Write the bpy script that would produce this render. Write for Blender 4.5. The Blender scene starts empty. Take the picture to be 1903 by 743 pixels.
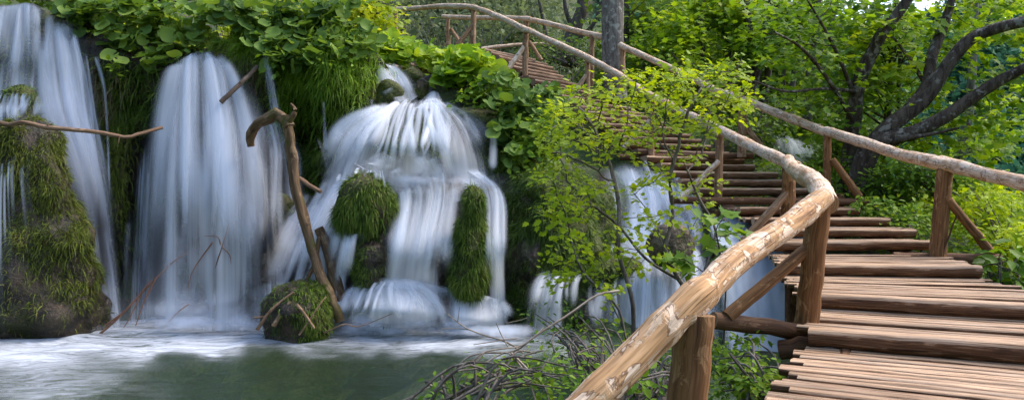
import bpy, math, random
import numpy as np
from mathutils import Vector

random.seed(11)
RNG = np.random.default_rng(11)
SC = bpy.context.scene
COL = SC.collection

# ------------------------------------------------------------------ camera frame
F, CX, CY, CZ = 1350.0, 951.5, 371.5, 1.7      # focal length in photo pixels, centre, eye height over the pool

def P(px, py, d):
    """photo pixel at a chosen real distance -> world point (metres)"""
    return np.array([(px - CX) / F * d, d, CZ + (CY - py) / F * d])

def PX(pts):
    return np.array([P(*p) for p in pts])

# ------------------------------------------------------------------ numpy noise
_T = np.random.default_rng(5).random((64, 64, 64)).astype(np.float64)
def vnoise(p):
    p = np.asarray(p, float)
    i = np.floor(p).astype(int); f = p - i
    f = f * f * (3 - 2 * f)
    r = 0
    for dx in (0, 1):
        wx = f[..., 0] if dx else 1 - f[..., 0]
        for dy in (0, 1):
            wy = f[..., 1] if dy else 1 - f[..., 1]
            for dz in (0, 1):
                wz = f[..., 2] if dz else 1 - f[..., 2]
                r = r + wx * wy * wz * _T[(i[..., 0] + dx) % 64, (i[..., 1] + dy) % 64, (i[..., 2] + dz) % 64]
    return r * 2 - 1
def fbm(p, o=4):
    p = np.asarray(p, float); r = 0; a = 1.0
    for k in range(o):
        r = r + a * vnoise(p * 2 ** k + 17.3 * k); a *= .5
    return r
def sstep(a, b, x):
    t = np.clip((np.asarray(x, float) - a) / (b - a), 0, 1)
    return t * t * (3 - 2 * t)
def unit(v):
    v = np.asarray(v, float)
    return v / np.maximum(np.linalg.norm(v, axis=-1, keepdims=True), 1e-9)
def catmull(pts, n):
    """smooth resampling of a polyline to n points"""
    pts = np.asarray(pts, float)
    m = len(pts)
    if m == 2:
        t = np.linspace(0, 1, n)[:, None]
        return pts[0] * (1 - t) + pts[1] * t
    p = np.vstack([2 * pts[0] - pts[1], pts, 2 * pts[-1] - pts[-2]])
    t = np.linspace(0, m - 1 - 1e-9, n); i = t.astype(int); f = (t - i)[:, None]
    a, b, c, d = p[i], p[i + 1], p[i + 2], p[i + 3]
    return .5 * (2 * b + (c - a) * f + (2 * a - 5 * b + 4 * c - d) * f ** 2 + (3 * b - a - 3 * c + d) * f ** 3)

# ------------------------------------------------------------------ mesh building
class Geo:
    def __init__(s):
        s.V, s.L, s.S, s.UV, s.A, s.n = [], [], [], [], [], 0
    def add(s, V, F, uv=None, at=None):
        V = np.asarray(V, float).reshape(-1, 3); F = np.asarray(F, int)
        s.V.append(V); s.L.append((F + s.n).ravel()); s.S.append(np.full(len(F), F.shape[1]))
        s.UV.append(np.zeros((len(V), 2)) if uv is None else np.asarray(uv, float).reshape(-1, 2))
        s.A.append(np.zeros(len(V)) if at is None else np.broadcast_to(np.asarray(at, float).ravel(), (len(V),)) if np.size(at) > 1 else np.full(len(V), float(at)))
        s.n += len(V)
    def grid(s, G, uv=None, at=None, wrap=False):
        nu, nv = G.shape[:2]
        idx = np.arange(nu * nv).reshape(nu, nv)
        if wrap: idx = np.vstack([idx, idx[:1]])
        Fc = np.stack([idx[:-1, :-1], idx[1:, :-1], idx[1:, 1:], idx[:-1, 1:]], -1).reshape(-1, 4)
        s.add(G.reshape(-1, 3), Fc, uv, at)
    def tube(s, pts, rad, n=10, caps=True, seed=0., rough=.0, flat=None, at=0.):
        """round bar along pts; flat=(k) presses the upper side down"""
        pts = np.asarray(pts, float); m = len(pts)
        rad = np.broadcast_to(np.asarray(rad, float), (m,))
        T = unit(np.gradient(pts, axis=0))
        up = np.array([0, 0, 1.0]) if abs(T[:, 2]).mean() < .9 else np.array([0, -1.0, 0.])
        S = unit(np.cross(T, up)); U = np.cross(S, T)
        a = np.linspace(0, 2 * np.pi, n, endpoint=False)
        L = np.concatenate([[0], np.cumsum(np.linalg.norm(np.diff(pts, axis=0), axis=1))])
        rr = rad[:, None] * np.ones((1, n))
        if rough:
            q = np.stack([np.cos(a)[None] * 1.3 + 0 * L[:, None] + seed * 7.1, np.sin(a)[None] * 1.3 + 0 * L[:, None], L[:, None] * 3.0 + 0 * a[None] + seed * 3.7], -1)
            rr = rr * (1 + rough * fbm(q, 3))
        cs, sn = np.cos(a)[None] * rr, np.sin(a)[None] * rr
        if flat is not None: sn = np.minimum(sn, rad[:, None] * flat)
        G = pts[:, None] + S[:, None] * cs[..., None] + U[:, None] * sn[..., None]
        idx = np.arange(m * n).reshape(m, n); idx = np.hstack([idx, idx[:, :1]])
        Fc = np.stack([idx[:-1, :-1], idx[:-1, 1:], idx[1:, 1:], idx[1:, :-1]], -1).reshape(-1, 4)
        rm = float(rad.mean())
        uv = np.stack([np.broadcast_to(a[None] * rm, (m, n)), np.broadcast_to(L[:, None], (m, n))], -1)
        A = np.broadcast_to((np.sin(a)[None] > .35) * 1.0, (m, n)) if flat is not None else np.full((m, n), at)
        s.add(G.reshape(-1, 3), Fc, uv, A)
        if caps:
            for k, o in ((0, 1), (m - 1, -1)):
                c = pts[k] - T[k] * rad[k] * .06 * o
                base = s.n
                ring = G[k]
                Vc = np.vstack([ring, c[None]])
                j = np.arange(n); j2 = (j + 1) % n
                Fq = np.stack([j2, j, np.full(n, n)], -1) if o == 1 else np.stack([j, j2, np.full(n, n)], -1)
                s.add(Vc, Fq, np.stack([np.append(np.cos(a) * rm, 0), np.append(np.sin(a) * rm, 0)], -1), 2.0)
    def leaves(s, tmpl, pos, d, nrm, size, at=None):
        TV, TF = tmpl
        pos = np.asarray(pos, float); N = len(pos)
        if N == 0: return
        d = unit(d); side = unit(np.cross(d, nrm)); nn = np.cross(side, d)
        sz = np.broadcast_to(np.asarray(size, float), (N,))[:, None, None]
        V = pos[:, None] + sz * (TV[None, :, 0:1] * side[:, None] + TV[None, :, 1:2] * d[:, None] + TV[None, :, 2:3] * nn[:, None])
        k = len(TV)
        Fc = (TF[None] + (np.arange(N) * k)[:, None, None]).reshape(-1, TF.shape[1])
        s.add(V.reshape(-1, 3), Fc)
    def blades(s, pos, d0, droop, length, width, nseg=3, side=None, at=None):
        """grass blades: start direction d0 bending towards gravity"""
        pos = np.asarray(pos, float); N = len(pos)
        if N == 0: return
        d = unit(d0); length = np.broadcast_to(np.asarray(length, float), (N,)); width = np.broadcast_to(np.asarray(width, float), (N,))
        droop = np.broadcast_to(np.asarray(droop, float), (N,))
        if side is None: side = unit(np.cross(d, RNG.normal(size=(N, 3))))
        p = pos.copy(); rows = []
        for k in range(nseg + 1):
            w = width * (1 - (k / nseg) ** 1.6) * .5 + .0004
            rows.append(np.stack([p - side * w[:, None], p + side * w[:, None]], 1))
            p = p + d * (length / nseg)[:, None]
            d = unit(d + np.array([0, 0, -1.0]) * droop[:, None])
        V = np.stack(rows, 1).reshape(N, (nseg + 1) * 2, 3)
        base = np.array([[2 * k, 2 * k + 1, 2 * k + 3, 2 * k + 2] for k in range(nseg)])
        Fc = (base[None] + (np.arange(N) * (nseg + 1) * 2)[:, None, None]).reshape(-1, 4)
        s.add(V.reshape(-1, 3), Fc)
    def build(s, name, mat, parent=None, smooth=True, loc=None):
        me = bpy.data.meshes.new(name)
        V = np.concatenate(s.V) if s.V else np.zeros((0, 3))
        off = np.zeros(3)
        if parent is not None: off = np.array(parent.location)
        elif loc is not None: off = np.asarray(loc, float)
        V = V - off
        L = np.concatenate(s.L); S = np.concatenate(s.S)
        me.vertices.add(len(V)); me.vertices.foreach_set('co', V.ravel().astype(np.float32))
        me.loops.add(len(L)); me.loops.foreach_set('vertex_index', L.astype(np.int32))
        me.polygons.add(len(S)); me.polygons.foreach_set('loop_start', np.concatenate([[0], np.cumsum(S)[:-1]]).astype(np.int32))
        me.update(calc_edges=True)
        uv = np.concatenate(s.UV)[L]
        ul = me.uv_layers.new(name='UVMap'); ul.data.foreach_set('uv', uv.ravel().astype(np.float32))
        at = me.attributes.new('dens', 'FLOAT', 'POINT'); at.data.foreach_set('value', np.concatenate(s.A).astype(np.float32))
        if smooth: me.polygons.foreach_set('use_smooth', np.ones(len(S), bool))
        me.update()
        o = bpy.data.objects.new(name, me)
        for m in (mat if isinstance(mat, (list, tuple)) else [mat]): me.materials.append(m)
        COL.objects.link(o)
        if parent is not None: o.parent = parent
        elif loc is not None: o.location = loc
        return o

def tag(o, label=None, cat=None, group=None, kind=None):
    if label: o['label'] = label
    if cat: o['category'] = cat
    if group: o['group'] = group
    if kind: o['kind'] = kind
    return o
def thing(name, label, cat, loc, group=None):
    o = bpy.data.objects.new(name, None); COL.objects.link(o)
    o.location = [float(v) for v in loc]; o.empty_display_size = .1
    return tag(o, label, cat, group)

# ------------------------------------------------------------------ leaf templates (x across, y along, z up)
def fan(outline, fold=.12, curl=.1):
    o = np.array(outline, float)
    z = np.abs(o[:, 0]) * fold - curl * o[:, 1] ** 2
    c = np.array([[0, .45, -.02]])
    V = np.vstack([c, np.c_[o, z]])
    n = len(o)
    F_ = np.array([[0, 1 + i, 1 + (i + 1) % n] for i in range(n)])
    return V, F_
T_OVATE = (np.array([[0, 0, 0], [.26, .35, .05], [.2, .7, .02], [0, 1, -.1], [-.2, .7, .02], [-.26, .35, .05], [0, .5, -.03]]),
           np.array([[0, 1, 6], [1, 2, 6], [2, 3, 6], [3, 4, 6], [4, 5, 6], [5, 0, 6]]))
T_QUAD = (np.array([[0, 0, 0], [.32, .45, .06], [0, 1, -.08], [-.32, .45, .06]]), np.array([[0, 1, 2, 3]]))
_half = [(0, 0), (.22, .05), (.5, .02), (.42, .22), (.62, .5), (.36, .52), (.3, .62), (.14, .7), (0, 1.05)]
T_MAPLE = fan(_half + [(-x, y) for x, y in _half[-2:0:-1]], .14, .12)
_h2 = [(0, 0), (.2, .1), (.42, .3), (.24, .38), (.36, .66), (.14, .66), (0, 1.0)]
T_LOBED = fan(_h2 + [(-x, y) for x, y in _h2[-2:0:-1]], .15, .12)
def _round():
    a = np.linspace(-math.pi * .5 + .22, math.pi * 1.5 - .22, 15)
    r = .5 + .022 * np.cos(a * 6)
    rim = np.c_[np.cos(a) * r, np.sin(a) * r + .42, .05 * np.sin(a * 3 + .6) + .03]
    r2 = r * .55
    mid = np.c_[np.cos(a) * r2, np.sin(a) * r2 + .40, -.03 + 0 * a]
    c = np.array([[0, .16, -.07]])
    V = np.vstack([c, mid, rim]); n = len(a)
    Ft = [[0, 1 + i, 2 + i] for i in range(n - 1)]
    Fq = [[1 + i, 1 + n + i, 2 + n + i] for i in range(n - 1)] + [[1 + i, 2 + n + i, 2 + i] for i in range(n - 1)]
    return V, np.array(Ft + Fq)
T_ROUND = _round()

# ------------------------------------------------------------------ space colonisation: branches that fill a crown
def grow(starts, attr, step=.14, infl=1.2, kill=.2, iters=90, grav=0.0):
    """starts: list of polylines (seed stems). returns nodes, parent, order"""
    nodes, par = [], []
    for line in starts:
        root = -1
        if nodes:
            dd = np.linalg.norm(np.array(nodes) - np.asarray(line[0], float), axis=1)
            if dd.min() < 2.5 * step: root = int(dd.argmin())
        for k, p in enumerate(line):
            par.append(root if k == 0 else len(nodes) - 1); nodes.append(np.asarray(p, float))
    A = np.asarray(attr, float).copy()
    for it in range(iters):
        if len(A) == 0: break
        Nn = np.array(nodes)
        D = ((A[:, None] - Nn[None]) ** 2).sum(-1)
        near = D.argmin(1); dm = np.sqrt(D.min(1))
        alive = dm > kill
        A, near, dm = A[alive], near[alive], dm[alive]
        if len(A) == 0: break
        use = dm < infl
        if not use.any(): use = dm < dm.min() * 1.3
        acc = {}
        for a, n in zip(A[use], near[use]):
            v = a - nodes[n]; v = v / np.linalg.norm(v)
            if n in acc: acc[n] += v
            else: acc[n] = v.copy()
        new = 0
        for n, v in acc.items():
            v = v / max(np.linalg.norm(v), 1e-6) + RNG.normal(size=3) * .16 + np.array([0, 0, grav])
            q = nodes[n] + step * v / np.linalg.norm(v)
            nodes.append(q); par.append(n); new += 1
        if new == 0 or len(nodes) > 6000: break
    return np.array(nodes), np.array(par)
def branch_radii(nodes, par, tip=.004, power=2.3):
    n = len(nodes); acc = np.zeros(n); kids = np.zeros(n, int)
    for i in range(n):
        if par[i] >= 0: kids[par[i]] += 1
    acc[kids == 0] = tip ** power
    for i in range(n - 1, -1, -1):
        acc[i] = max(acc[i], tip ** power)
        if par[i] >= 0: acc[par[i]] += acc[i]
    return acc ** (1 / power), kids
def branch_geo(g, nodes, par, rad, kids, n=6, rough=.1):
    """tubes along chains"""
    ch = [[] for _ in nodes]
    for i, p in enumerate(par):
        if p >= 0: ch[p].append(i)
    done = set()
    roots = [i for i in range(len(nodes)) if par[i] < 0]
    stack = [(r, None) for r in roots]
    while stack:
        s, frm = stack.pop()
        line = [frm, s] if frm is not None else [s]
        cur = s
        while ch[cur]:
            c = sorted(ch[cur], key=lambda j: -rad[j])
            for o in c[1:]: stack.append((o, cur))
            cur = c[0]; line.append(cur)
        if len(line) < 2: continue
        pts = nodes[line]; r = rad[line].copy()
        if frm is not None: r[0] = min(r[0], r[1] * 1.15)
        k = max(3, min(n, int(3 + r.max() * 90)))
        g.tube(pts, r, k if r.max() > .012 else 3, caps=False, rough=rough if r.max() > .03 else 0, seed=s * .37)
# ------------------------------------------------------------------ materials
class NT:
    def __init__(s, name):
        s.m = bpy.data.materials.new(name); s.m.use_nodes = True
        s.t = s.m.node_tree; s.t.nodes.clear()
        s.out = s.t.nodes.new('ShaderNodeOutputMaterial')
    def n(s, typ, ins=None, **kw):
        nd = s.t.nodes.new('ShaderNode' + typ)
        for k, v in kw.items(): setattr(nd, k, v)
        for k, v in (ins or {}).items():
            sock = nd.inputs[k]
            if hasattr(v, 'is_output'): s.t.links.new(v, sock)
            elif isinstance(v, bpy.types.Node): s.t.links.new(v.outputs[0], sock)
            else: sock.default_value = v
        return nd
    def math(s, op, a, b=None, c=None, clamp=False):
        nd = s.t.nodes.new('ShaderNodeMath'); nd.operation = op; nd.use_clamp = clamp
        for i, v in enumerate((a, b, c)):
            if v is None: continue
            if isinstance(v, bpy.types.Node): v = v.outputs[0]
            if hasattr(v, 'is_output'): s.t.links.new(v, nd.inputs[i])
            else: nd.inputs[i].default_value = v
        return nd.outputs[0]
    def ramp(s, fac, stops, interp='LINEAR'):
        nd = s.n('ValToRGB', {'Fac': fac}); cr = nd.color_ramp; cr.interpolation = interp
        while len(cr.elements) < len(stops): cr.elements.new(.5)
        for e, (p, c) in zip(cr.elements, stops):
            e.position = p; e.color = (*c, 1) if len(c) == 3 else c
        return nd.outputs[0]
    def range(s, v, a, b, c=0., d=1., smooth=True):
        nd = s.n('MapRange', {'Value': v, 'From Min': a, 'From Max': b, 'To Min': c, 'To Max': d})
        if smooth: nd.interpolation_type = 'SMOOTHSTEP'
        return nd.outputs[0]
    def mix(s, fac, a, b, blend='MIX'):
        nd = s.t.nodes.new('ShaderNodeMix'); nd.data_type = 'RGBA'; nd.blend_type = blend
        for i, v in ((0, fac), (6, a), (7, b)):
            if isinstance(v, bpy.types.Node): v = v.outputs[0]
            if hasattr(v, 'is_output'): s.t.links.new(v, nd.inputs[i])
            else: nd.inputs[i].default_value = v if i == 0 else (*v, 1)
        return nd.outputs[2]
    def scaled(s, vec, sc, off=None):
        nd = s.n('Mapping', {'Vector': vec, 'Scale': sc})
        if off is not None: s.t.links.new(off, nd.inputs['Location'])
        return nd.outputs[0]
    def noise(s, vec, scale, detail=3., rough=.55, dist=0.):
        return s.n('TexNoise', {'Vector': vec, 'Scale': scale, 'Detail': detail, 'Roughness': rough, 'Distortion': dist}).outputs['Fac']
    def done(s, shader):
        s.t.links.new(shader.outputs[0] if isinstance(shader, bpy.types.Node) else shader, s.out.inputs['Surface']); return s.m

def leaf_mat(name, cols, trans=.42, rough=.45, spec=.25, tint=None, big=.9):
    """cols: ramp of base colours picked at random for each leaf, drifting slowly through the plant"""
    b = NT(name)
    geo = b.n('NewGeometry')
    big_n = b.noise(geo.outputs['Position'], big, 2.)
    f = b.math('ADD', b.math('MULTIPLY', geo.outputs['Random Per Island'], .62), b.range(big_n, .3, .7, -.06, .44), clamp=True)
    c = b.ramp(f, [(i / (len(cols) - 1), k) for i, k in enumerate(cols)])
    bs = b.n('BsdfPrincipled', {'Base Color': c, 'Roughness': rough, 'Specular IOR Level': spec})
    tc = b.mix(1.0, c, tint or (1.25, 1.15, .45), 'MULTIPLY')
    tr = b.n('BsdfTranslucent', {'Color': tc})
    return b.done(b.n('MixShader', {0: trans, 1: bs, 2: tr}))

def wood_mat(name, pale, mid, dark, patch=.5, crack=.6, moss=None, rough=.75, end=None, flake=None):
    b = NT(name)
    uv = b.n('UVMap', uv_map='UVMap').outputs[0]
    oi = b.n('ObjectInfo').outputs['Random']
    geo = b.n('NewGeometry')
    off = b.n('CombineXYZ', {0: b.math('MULTIPLY', oi, 37.), 1: b.math('MULTIPLY', oi, 91.), 2: 0.}).outputs[0]
    v = b.n('VectorMath', {0: uv, 1: off}, operation='ADD').outputs[0]
    fine = b.noise(b.scaled(v, (75, 3.2, 1)), 1., 4., .6)
    med = b.noise(b.scaled(v, (22, 1.6, 1)), 1., 3., .55, .4)
    pat = b.noise(b.scaled(v, (13, 7.0, 1)), 1., 6., .66, .5)
    bigp = b.noise(b.scaled(v, (4, .9, 1)), 1., 2.)
    c = b.ramp(med, [(.25, dark), (.48, mid), (.72, tuple(.5 * (m + p) for m, p in zip(mid, pale)))])
    pm = b.range(b.math('ADD', pat, b.math('MULTIPLY', bigp, .55)), .98 - patch * .42, 1.06 - patch * .42)
    c = b.mix(pm, c, pale)
    if flake:
        fl = b.noise(b.scaled(v, (10, 6.5, 1), ), 1., 3., .5, .7)
        fx = b.math('ADD', fl, b.math('MULTIPLY', bigp, .5))
        rim = b.math('MULTIPLY', b.range(fx, .760, .777), b.range(fx, .791, .805, 1., 0.))
        c = b.mix(b.range(fx, .780, .791), c, flake)
        c = b.mix(b.math('MULTIPLY', rim, .75), c, tuple(x * .7 for x in dark))
    tone = b.range(fine, .28, .72, .60, 1.28)
    c = b.mix(1.0, c, b.n('CombineColor', {0: tone, 1: tone, 2: tone}).outputs[0], 'MULTIPLY')
    crk = b.noise(b.scaled(v, (110, 1.8, 1)), 1., 3., .6, .3)
    ck = b.math('MULTIPLY', b.range(crk, .33, .40, 1., 0.), crack)
    c = b.mix(ck, c, tuple(x * .3 for x in dark))
    kn = b.n('TexVoronoi', {'Vector': b.scaled(v, (5.5, 3.2, 1)), 'Scale': 1., 'Randomness': 1.}).outputs['Distance']
    c = b.mix(b.math('MULTIPLY', b.range(kn, .05, .13, 1., 0.), .8), c, tuple(x * .45 for x in dark))
    if moss:
        mn = b.noise(geo.outputs['Position'], 5., 4.)
        c = b.mix(b.range(mn, .52, .66), c, moss)
    if end:
        a = b.n('Attribute', attribute_name='dens').outputs['Fac']
        rings = b.n('TexWave', {'Vector': uv, 'Scale': 22., 'Distortion': 2.5, 'Detail': 2.}, wave_type='RINGS', rings_direction='Z').outputs['Fac']
        ec = b.mix(rings, end, tuple(x * .6 for x in end))
        c = b.mix(b.range(a, 1.4, 1.6), c, ec)
    h = b.math('ADD', b.math('MULTIPLY', fine, .5), b.math('ADD', b.math('MULTIPLY', pm, .5), b.math('MULTIPLY', ck, -1.0)))
    bp = b.n('Bump', {'Height': h, 'Strength': .55, 'Distance': .008})
    return b.done(b.n('BsdfPrincipled', {'Base Color': c, 'Roughness': rough, 'Specular IOR Level': .2, 'Normal': bp}))

def tread_mat(name, top, topdark, bark, barkdark):
    """worn sawn top on a pole that keeps its bark at the sides (dens: 1 = top, 2 = sawn end)"""
    b = NT(name)
    uv = b.n('UVMap', uv_map='UVMap').outputs[0]
    oi = b.n('ObjectInfo').outputs['Random']
    off = b.n('CombineXYZ', {0: b.math('MULTIPLY', oi, 37.), 1: b.math('MULTIPLY', oi, 91.), 2: 0.}).outputs[0]
    v = b.n('VectorMath', {0: uv, 1: off}, operation='ADD').outputs[0]
    a = b.n('Attribute', attribute_name='dens').outputs['Fac']
    fine = b.noise(b.scaled(v, (85, 2.6, 1)), 1., 4., .62)
    med = b.noise(b.scaled(v, (20, 2.2, 1)), 1., 4., .6, .5)
    ct = b.ramp(fine, [(.34, tuple(x * .55 for x in topdark)), (.42, topdark), (.52, tuple(.4 * x + .6 * y for x, y in zip(topdark, top))), (.64, top)])
    grey = b.range(b.noise(b.scaled(v, (9, 1.4, 1)), 1., 3.), .45, .65)
    ct = b.mix(b.math('MULTIPLY', grey, .45), ct, (.40, .31, .235))
    vary = b.range(oi, 0, 1, .62, 1.2, False)
    ct = b.mix(1., ct, b.n('CombineColor', {0: vary, 1: vary, 2: vary}).outputs[0], 'MULTIPLY')
    ct = b.mix(b.math('MULTIPLY', b.range(med, .55, .75), .7), ct, tuple(x * .55 for x in topdark))
    cb = b.ramp(b.noise(b.scaled(v, (30, 3.5, 1)), 1., 5., .65, .8), [(.32, barkdark), (.48, bark), (.56, tuple(x * 1.9 for x in bark)), (.63, tuple(.5 * (x + y) for x, y in zip(top, bark))), (.70, bark)])
    edge = b.math('ADD', a, b.math('MULTIPLY', b.math('SUBTRACT', med, .5), .9))
    c = b.mix(b.range(edge, .42, .6), cb, ct)
    crk = b.noise(b.scaled(v, (100, 1.5, 1)), 1., 3., .6, .3)
    ck = b.math('MULTIPLY', b.range(crk, .34, .40, 1., 0.), .8)
    c = b.mix(ck, c, tuple(x * .4 for x in barkdark))
    ec = b.mix(b.noise(uv, 60., 3.), tuple(x * .8 for x in top), topdark)
    c = b.mix(b.range(a, 1.4, 1.6), c, ec)
    bp = b.n('Bump', {'Height': b.math('SUBTRACT', b.math('MULTIPLY', fine, .6), ck), 'Strength': .8, 'Distance': .012})
    return b.done(b.n('BsdfPrincipled', {'Base Color': c, 'Roughness': .7, 'Specular IOR Level': .25, 'Normal': bp}))

def fall_mat(name, col=(.86, .89, .95), su=10., sv=.55, contrast=1.5, blue=None, transl=.35):
    """long-exposure falling water: white streaks with clear gaps; density is carried by the sheet"""
    b = NT(name)
    uv = b.n('UVMap', uv_map='UVMap').outputs[0]
    a = b.n('Attribute', attribute_name='dens').outputs['Fac']
    wob = b.noise(b.scaled(uv, (1.2, .8, 1)), 1., 2.)
    n1 = b.noise(b.scaled(uv, (su, sv, 1)), 1., 2.5, .6, .15)
    n2 = b.noise(b.scaled(uv, (su * 3.6, sv * 1.3, 1)), 1., 2., .6, .1)
    n3 = b.noise(b.scaled(uv, (su * .3, sv * .6, 1)), 1., 2., .5)
    st = b.math('ADD', b.math('MULTIPLY', n1, .52), b.math('ADD', b.math('MULTIPLY', n2, .22), b.math('MULTIPLY', n3, .26)))
    x = b.math('ADD', b.math('MULTIPLY', b.math('SUBTRACT', st, .5), contrast * 2.2), b.math('MULTIPLY', a, 1.25))
    x = b.math('MULTIPLY', x, b.range(a, .0, .45))
    al = b.range(x, .0, 1.45, 0., .97)
    c = b.mix(b.range(n3, .35, .65), col, blue or tuple(x * y for x, y in zip(col, (.93, .96, 1.0))))
    di = b.n('BsdfDiffuse', {'Color': c}); tl = b.n('BsdfTranslucent', {'Color': c})
    w = b.n('MixShader', {0: transl, 1: di, 2: tl})
    tr = b.n('BsdfTransparent', {'Color': (1, 1, 1, 1)})
    return b.done(b.n('MixShader', {0: al, 1: tr, 2: w}))

def rock_mat(name, rock, dark, moss, mlo=.45, mhi=.6, wet=.5):
    b = NT(name)
    geo = b.n('NewGeometry'); p = geo.outputs['Position']
    n1 = b.noise(p, 3.5, 6., .65, .4); n2 = b.noise(p, 1.6, 4., .6); n3 = b.noise(p, 22., 4., .65)
    c = b.mix(b.range(n1, .38, .62), dark, rock)
    c = b.mix(b.math('MULTIPLY', b.range(n2, mlo, mhi), b.range(n3, .3, .6, .5, 1.)), c, moss)
    v = b.range(n3, .25, .75, .6, 1.4)
    c = b.mix(1., c, b.n('CombineColor', {0: v, 1: v, 2: v}).outputs[0], 'MULTIPLY')
    bp = b.n('Bump', {'Height': b.math('ADD', n1, b.math('MULTIPLY', n3, .35)), 'Strength': .9, 'Distance': .09})
    return b.done(b.n('BsdfPrincipled', {'Base Color': c, 'Roughness': wet, 'Specular IOR Level': .35, 'Normal': bp}))

def bark_mat(name, a, b_, lichen=None):
    b = NT(name)
    tc = b.n('TexCoord').outputs['Object']
    n1 = b.noise(b.scaled(tc, (14, 14, 3.5)), 1., 5., .65, .5); n2 = b.noise(tc, 3., 4., .6); n3 = b.noise(tc, 9., 5., .6)
    c = b.mix(b.range(n1, .35, .65), a, b_)
    if lichen: c = b.mix(b.range(b.math('ADD', n3, b.math('MULTIPLY', n2, .4)), .74, .84), c, lichen)
    bp = b.n('Bump', {'Height': n1, 'Strength': .9, 'Distance': .03})
    return b.done(b.n('BsdfPrincipled', {'Base Color': c, 'Roughness': .9, 'Specular IOR Level': .1, 'Normal': bp}))

M = {}
M['rail_pale'] = wood_mat('peeled_log', (.66, .49, .35), (.50, .32, .19), (.30, .155, .075), .66, .75, end=(.4, .24, .12), flake=(.68, .54, .41))
M['rail_near'] = wood_mat('peeled_log_orange', (.62, .45, .30), (.45, .255, .115), (.21, .095, .04), .50, .95, end=(.4, .22, .1), flake=(.66, .50, .36))
M['post'] = wood_mat('post_wood', (.36, .19, .085), (.21, .098, .038), (.085, .034, .013), .4, 1.0, end=(.30, .17, .08))
M['post_far'] = wood_mat('post_wood_weathered', (.42, .27, .17), (.29, .165, .085), (.15, .075, .035), .45, .8, end=(.30, .18, .1))
M['beam'] = wood_mat('beam_wood', (.22, .115, .06), (.12, .058, .028), (.05, .022, .01), .3, .9, end=(.30, .17, .09))
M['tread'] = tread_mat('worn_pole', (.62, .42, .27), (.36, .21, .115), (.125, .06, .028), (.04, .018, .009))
M['tread_dark'] = tread_mat('dark_brown_pole', (.34, .225, .145), (.17, .10, .06), (.12, .065, .038), (.04, .02, .012))  # darker, browner poles for the upper steps
M['stick_dark'] = wood_mat('dark_stick', (.15, .115, .085), (.09, .065, .048), (.04, .028, .02), .4, .6)
M['drift'] = wood_mat('driftwood', (.21, .135, .07), (.12, .07, .032), (.045, .024, .012), .4, .8, moss=(.075, .068, .014), rough=.55)
M['branch_pale'] = wood_mat('bare_branch', (.34, .22, .14), (.22, .13, .075), (.10, .055, .03), .4, .6, rough=.7)
M['twig_grey'] = wood_mat('dry_twig', (.40, .33, .26), (.27, .21, .155), (.13, .10, .07), .5, .5)
M['twig_red'] = wood_mat('wet_twig', (.28, .15, .09), (.20, .095, .055), (.10, .045, .025), .4, .5)
M['cliff'] = rock_mat('tufa_cliff', (.065, .046, .03), (.016, .013, .010), (.04, .055, .012), .46, .62)
M['tufa'] = rock_mat('brown_tufa', (.20, .145, .09), (.06, .04, .024), (.05, .05, .01), .5, .66)
M['tufa_dark'] = rock_mat('wet_dark_tufa', (.060, .040, .024), (.018, .014, .010), (.040, .042, .010), .52, .7, .5)
M['moss_rock'] = rock_mat('moss_rock', (.075, .052, .026), (.02, .016, .008), (.060, .072, .010), .36, .55, .7)
M['soil'] = rock_mat('forest_soil', (.085, .06, .038), (.03, .022, .013), (.045, .085, .018), .35, .55, .9)
M['bed'] = rock_mat('pool_bed', (.42, .32, .14), (.05, .075, .028), (.12, .17, .055), .4, .7, .8)
M['bark_dark'] = bark_mat('bark_dark', (.038, .028, .022), (.10, .08, .062), (.20, .19, .16))
M['bark_grey'] = bark_mat('bark_grey', (.09, .078, .066), (.21, .19, .165), (.30, .30, .26))
M['bark_far'] = bark_mat('bark_far', (.06, .05, .042), (.13, .11, .095))
M['bark_twig'] = bark_mat('bark_twig', (.085, .068, .058), (.21, .18, .155))
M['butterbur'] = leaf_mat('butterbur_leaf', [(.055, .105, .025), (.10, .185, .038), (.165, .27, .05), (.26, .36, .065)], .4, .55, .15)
M['butterbur_sunny'] = leaf_mat('butterbur_leaf_sunny', [(.11, .22, .02), (.19, .34, .025), (.29, .43, .03), (.40, .50, .04)], .45, .5, .2)  # lit copy of the butterbur leaf, sunlight put into its colour
M['grass'] = leaf_mat('hanging_grass', [(.03, .06, .010), (.06, .12, .018), (.10, .17, .025), (.15, .19, .035)], .3, .5, .25)
M['grass_lush'] = leaf_mat('lush_grass', [(.08, .17, .016), (.14, .26, .02), (.22, .36, .03), (.32, .44, .04)], .35, .45, .25)
M['moss_blade'] = leaf_mat('moss_blade', [(.055, .045, .012), (.06, .085, .010), (.105, .145, .016), (.17, .20, .03), (.15, .12, .05)], .25, .6, .2, big=2.5)
M['moss_green'] = leaf_mat('moss_blade_green', [(.045, .055, .010), (.06, .115, .012), (.10, .175, .018), (.165, .235, .03), (.17, .15, .055)], .25, .55, .2, big=2.5)
M['dry_root'] = leaf_mat('dry_root', [(.05, .035, .02), (.12, .09, .05), (.24, .19, .12)], .1, .8, .1, (1, 1, 1))
M['shrub'] = leaf_mat('field_maple_leaf', [(.19, .29, .010), (.29, .41, .012), (.40, .51, .016), (.52, .58, .025)], .5, .5, .15)
M['shrub_low'] = leaf_mat('undergrowth_leaf', [(.06, .13, .014), (.11, .22, .018), (.19, .31, .024), (.30, .41, .035)], .42, .5, .15)
M['maple'] = leaf_mat('sycamore_leaf', [(.07, .15, .014), (.12, .24, .018), (.20, .34, .024), (.32, .44, .03)], .5, .5, .15)
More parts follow.
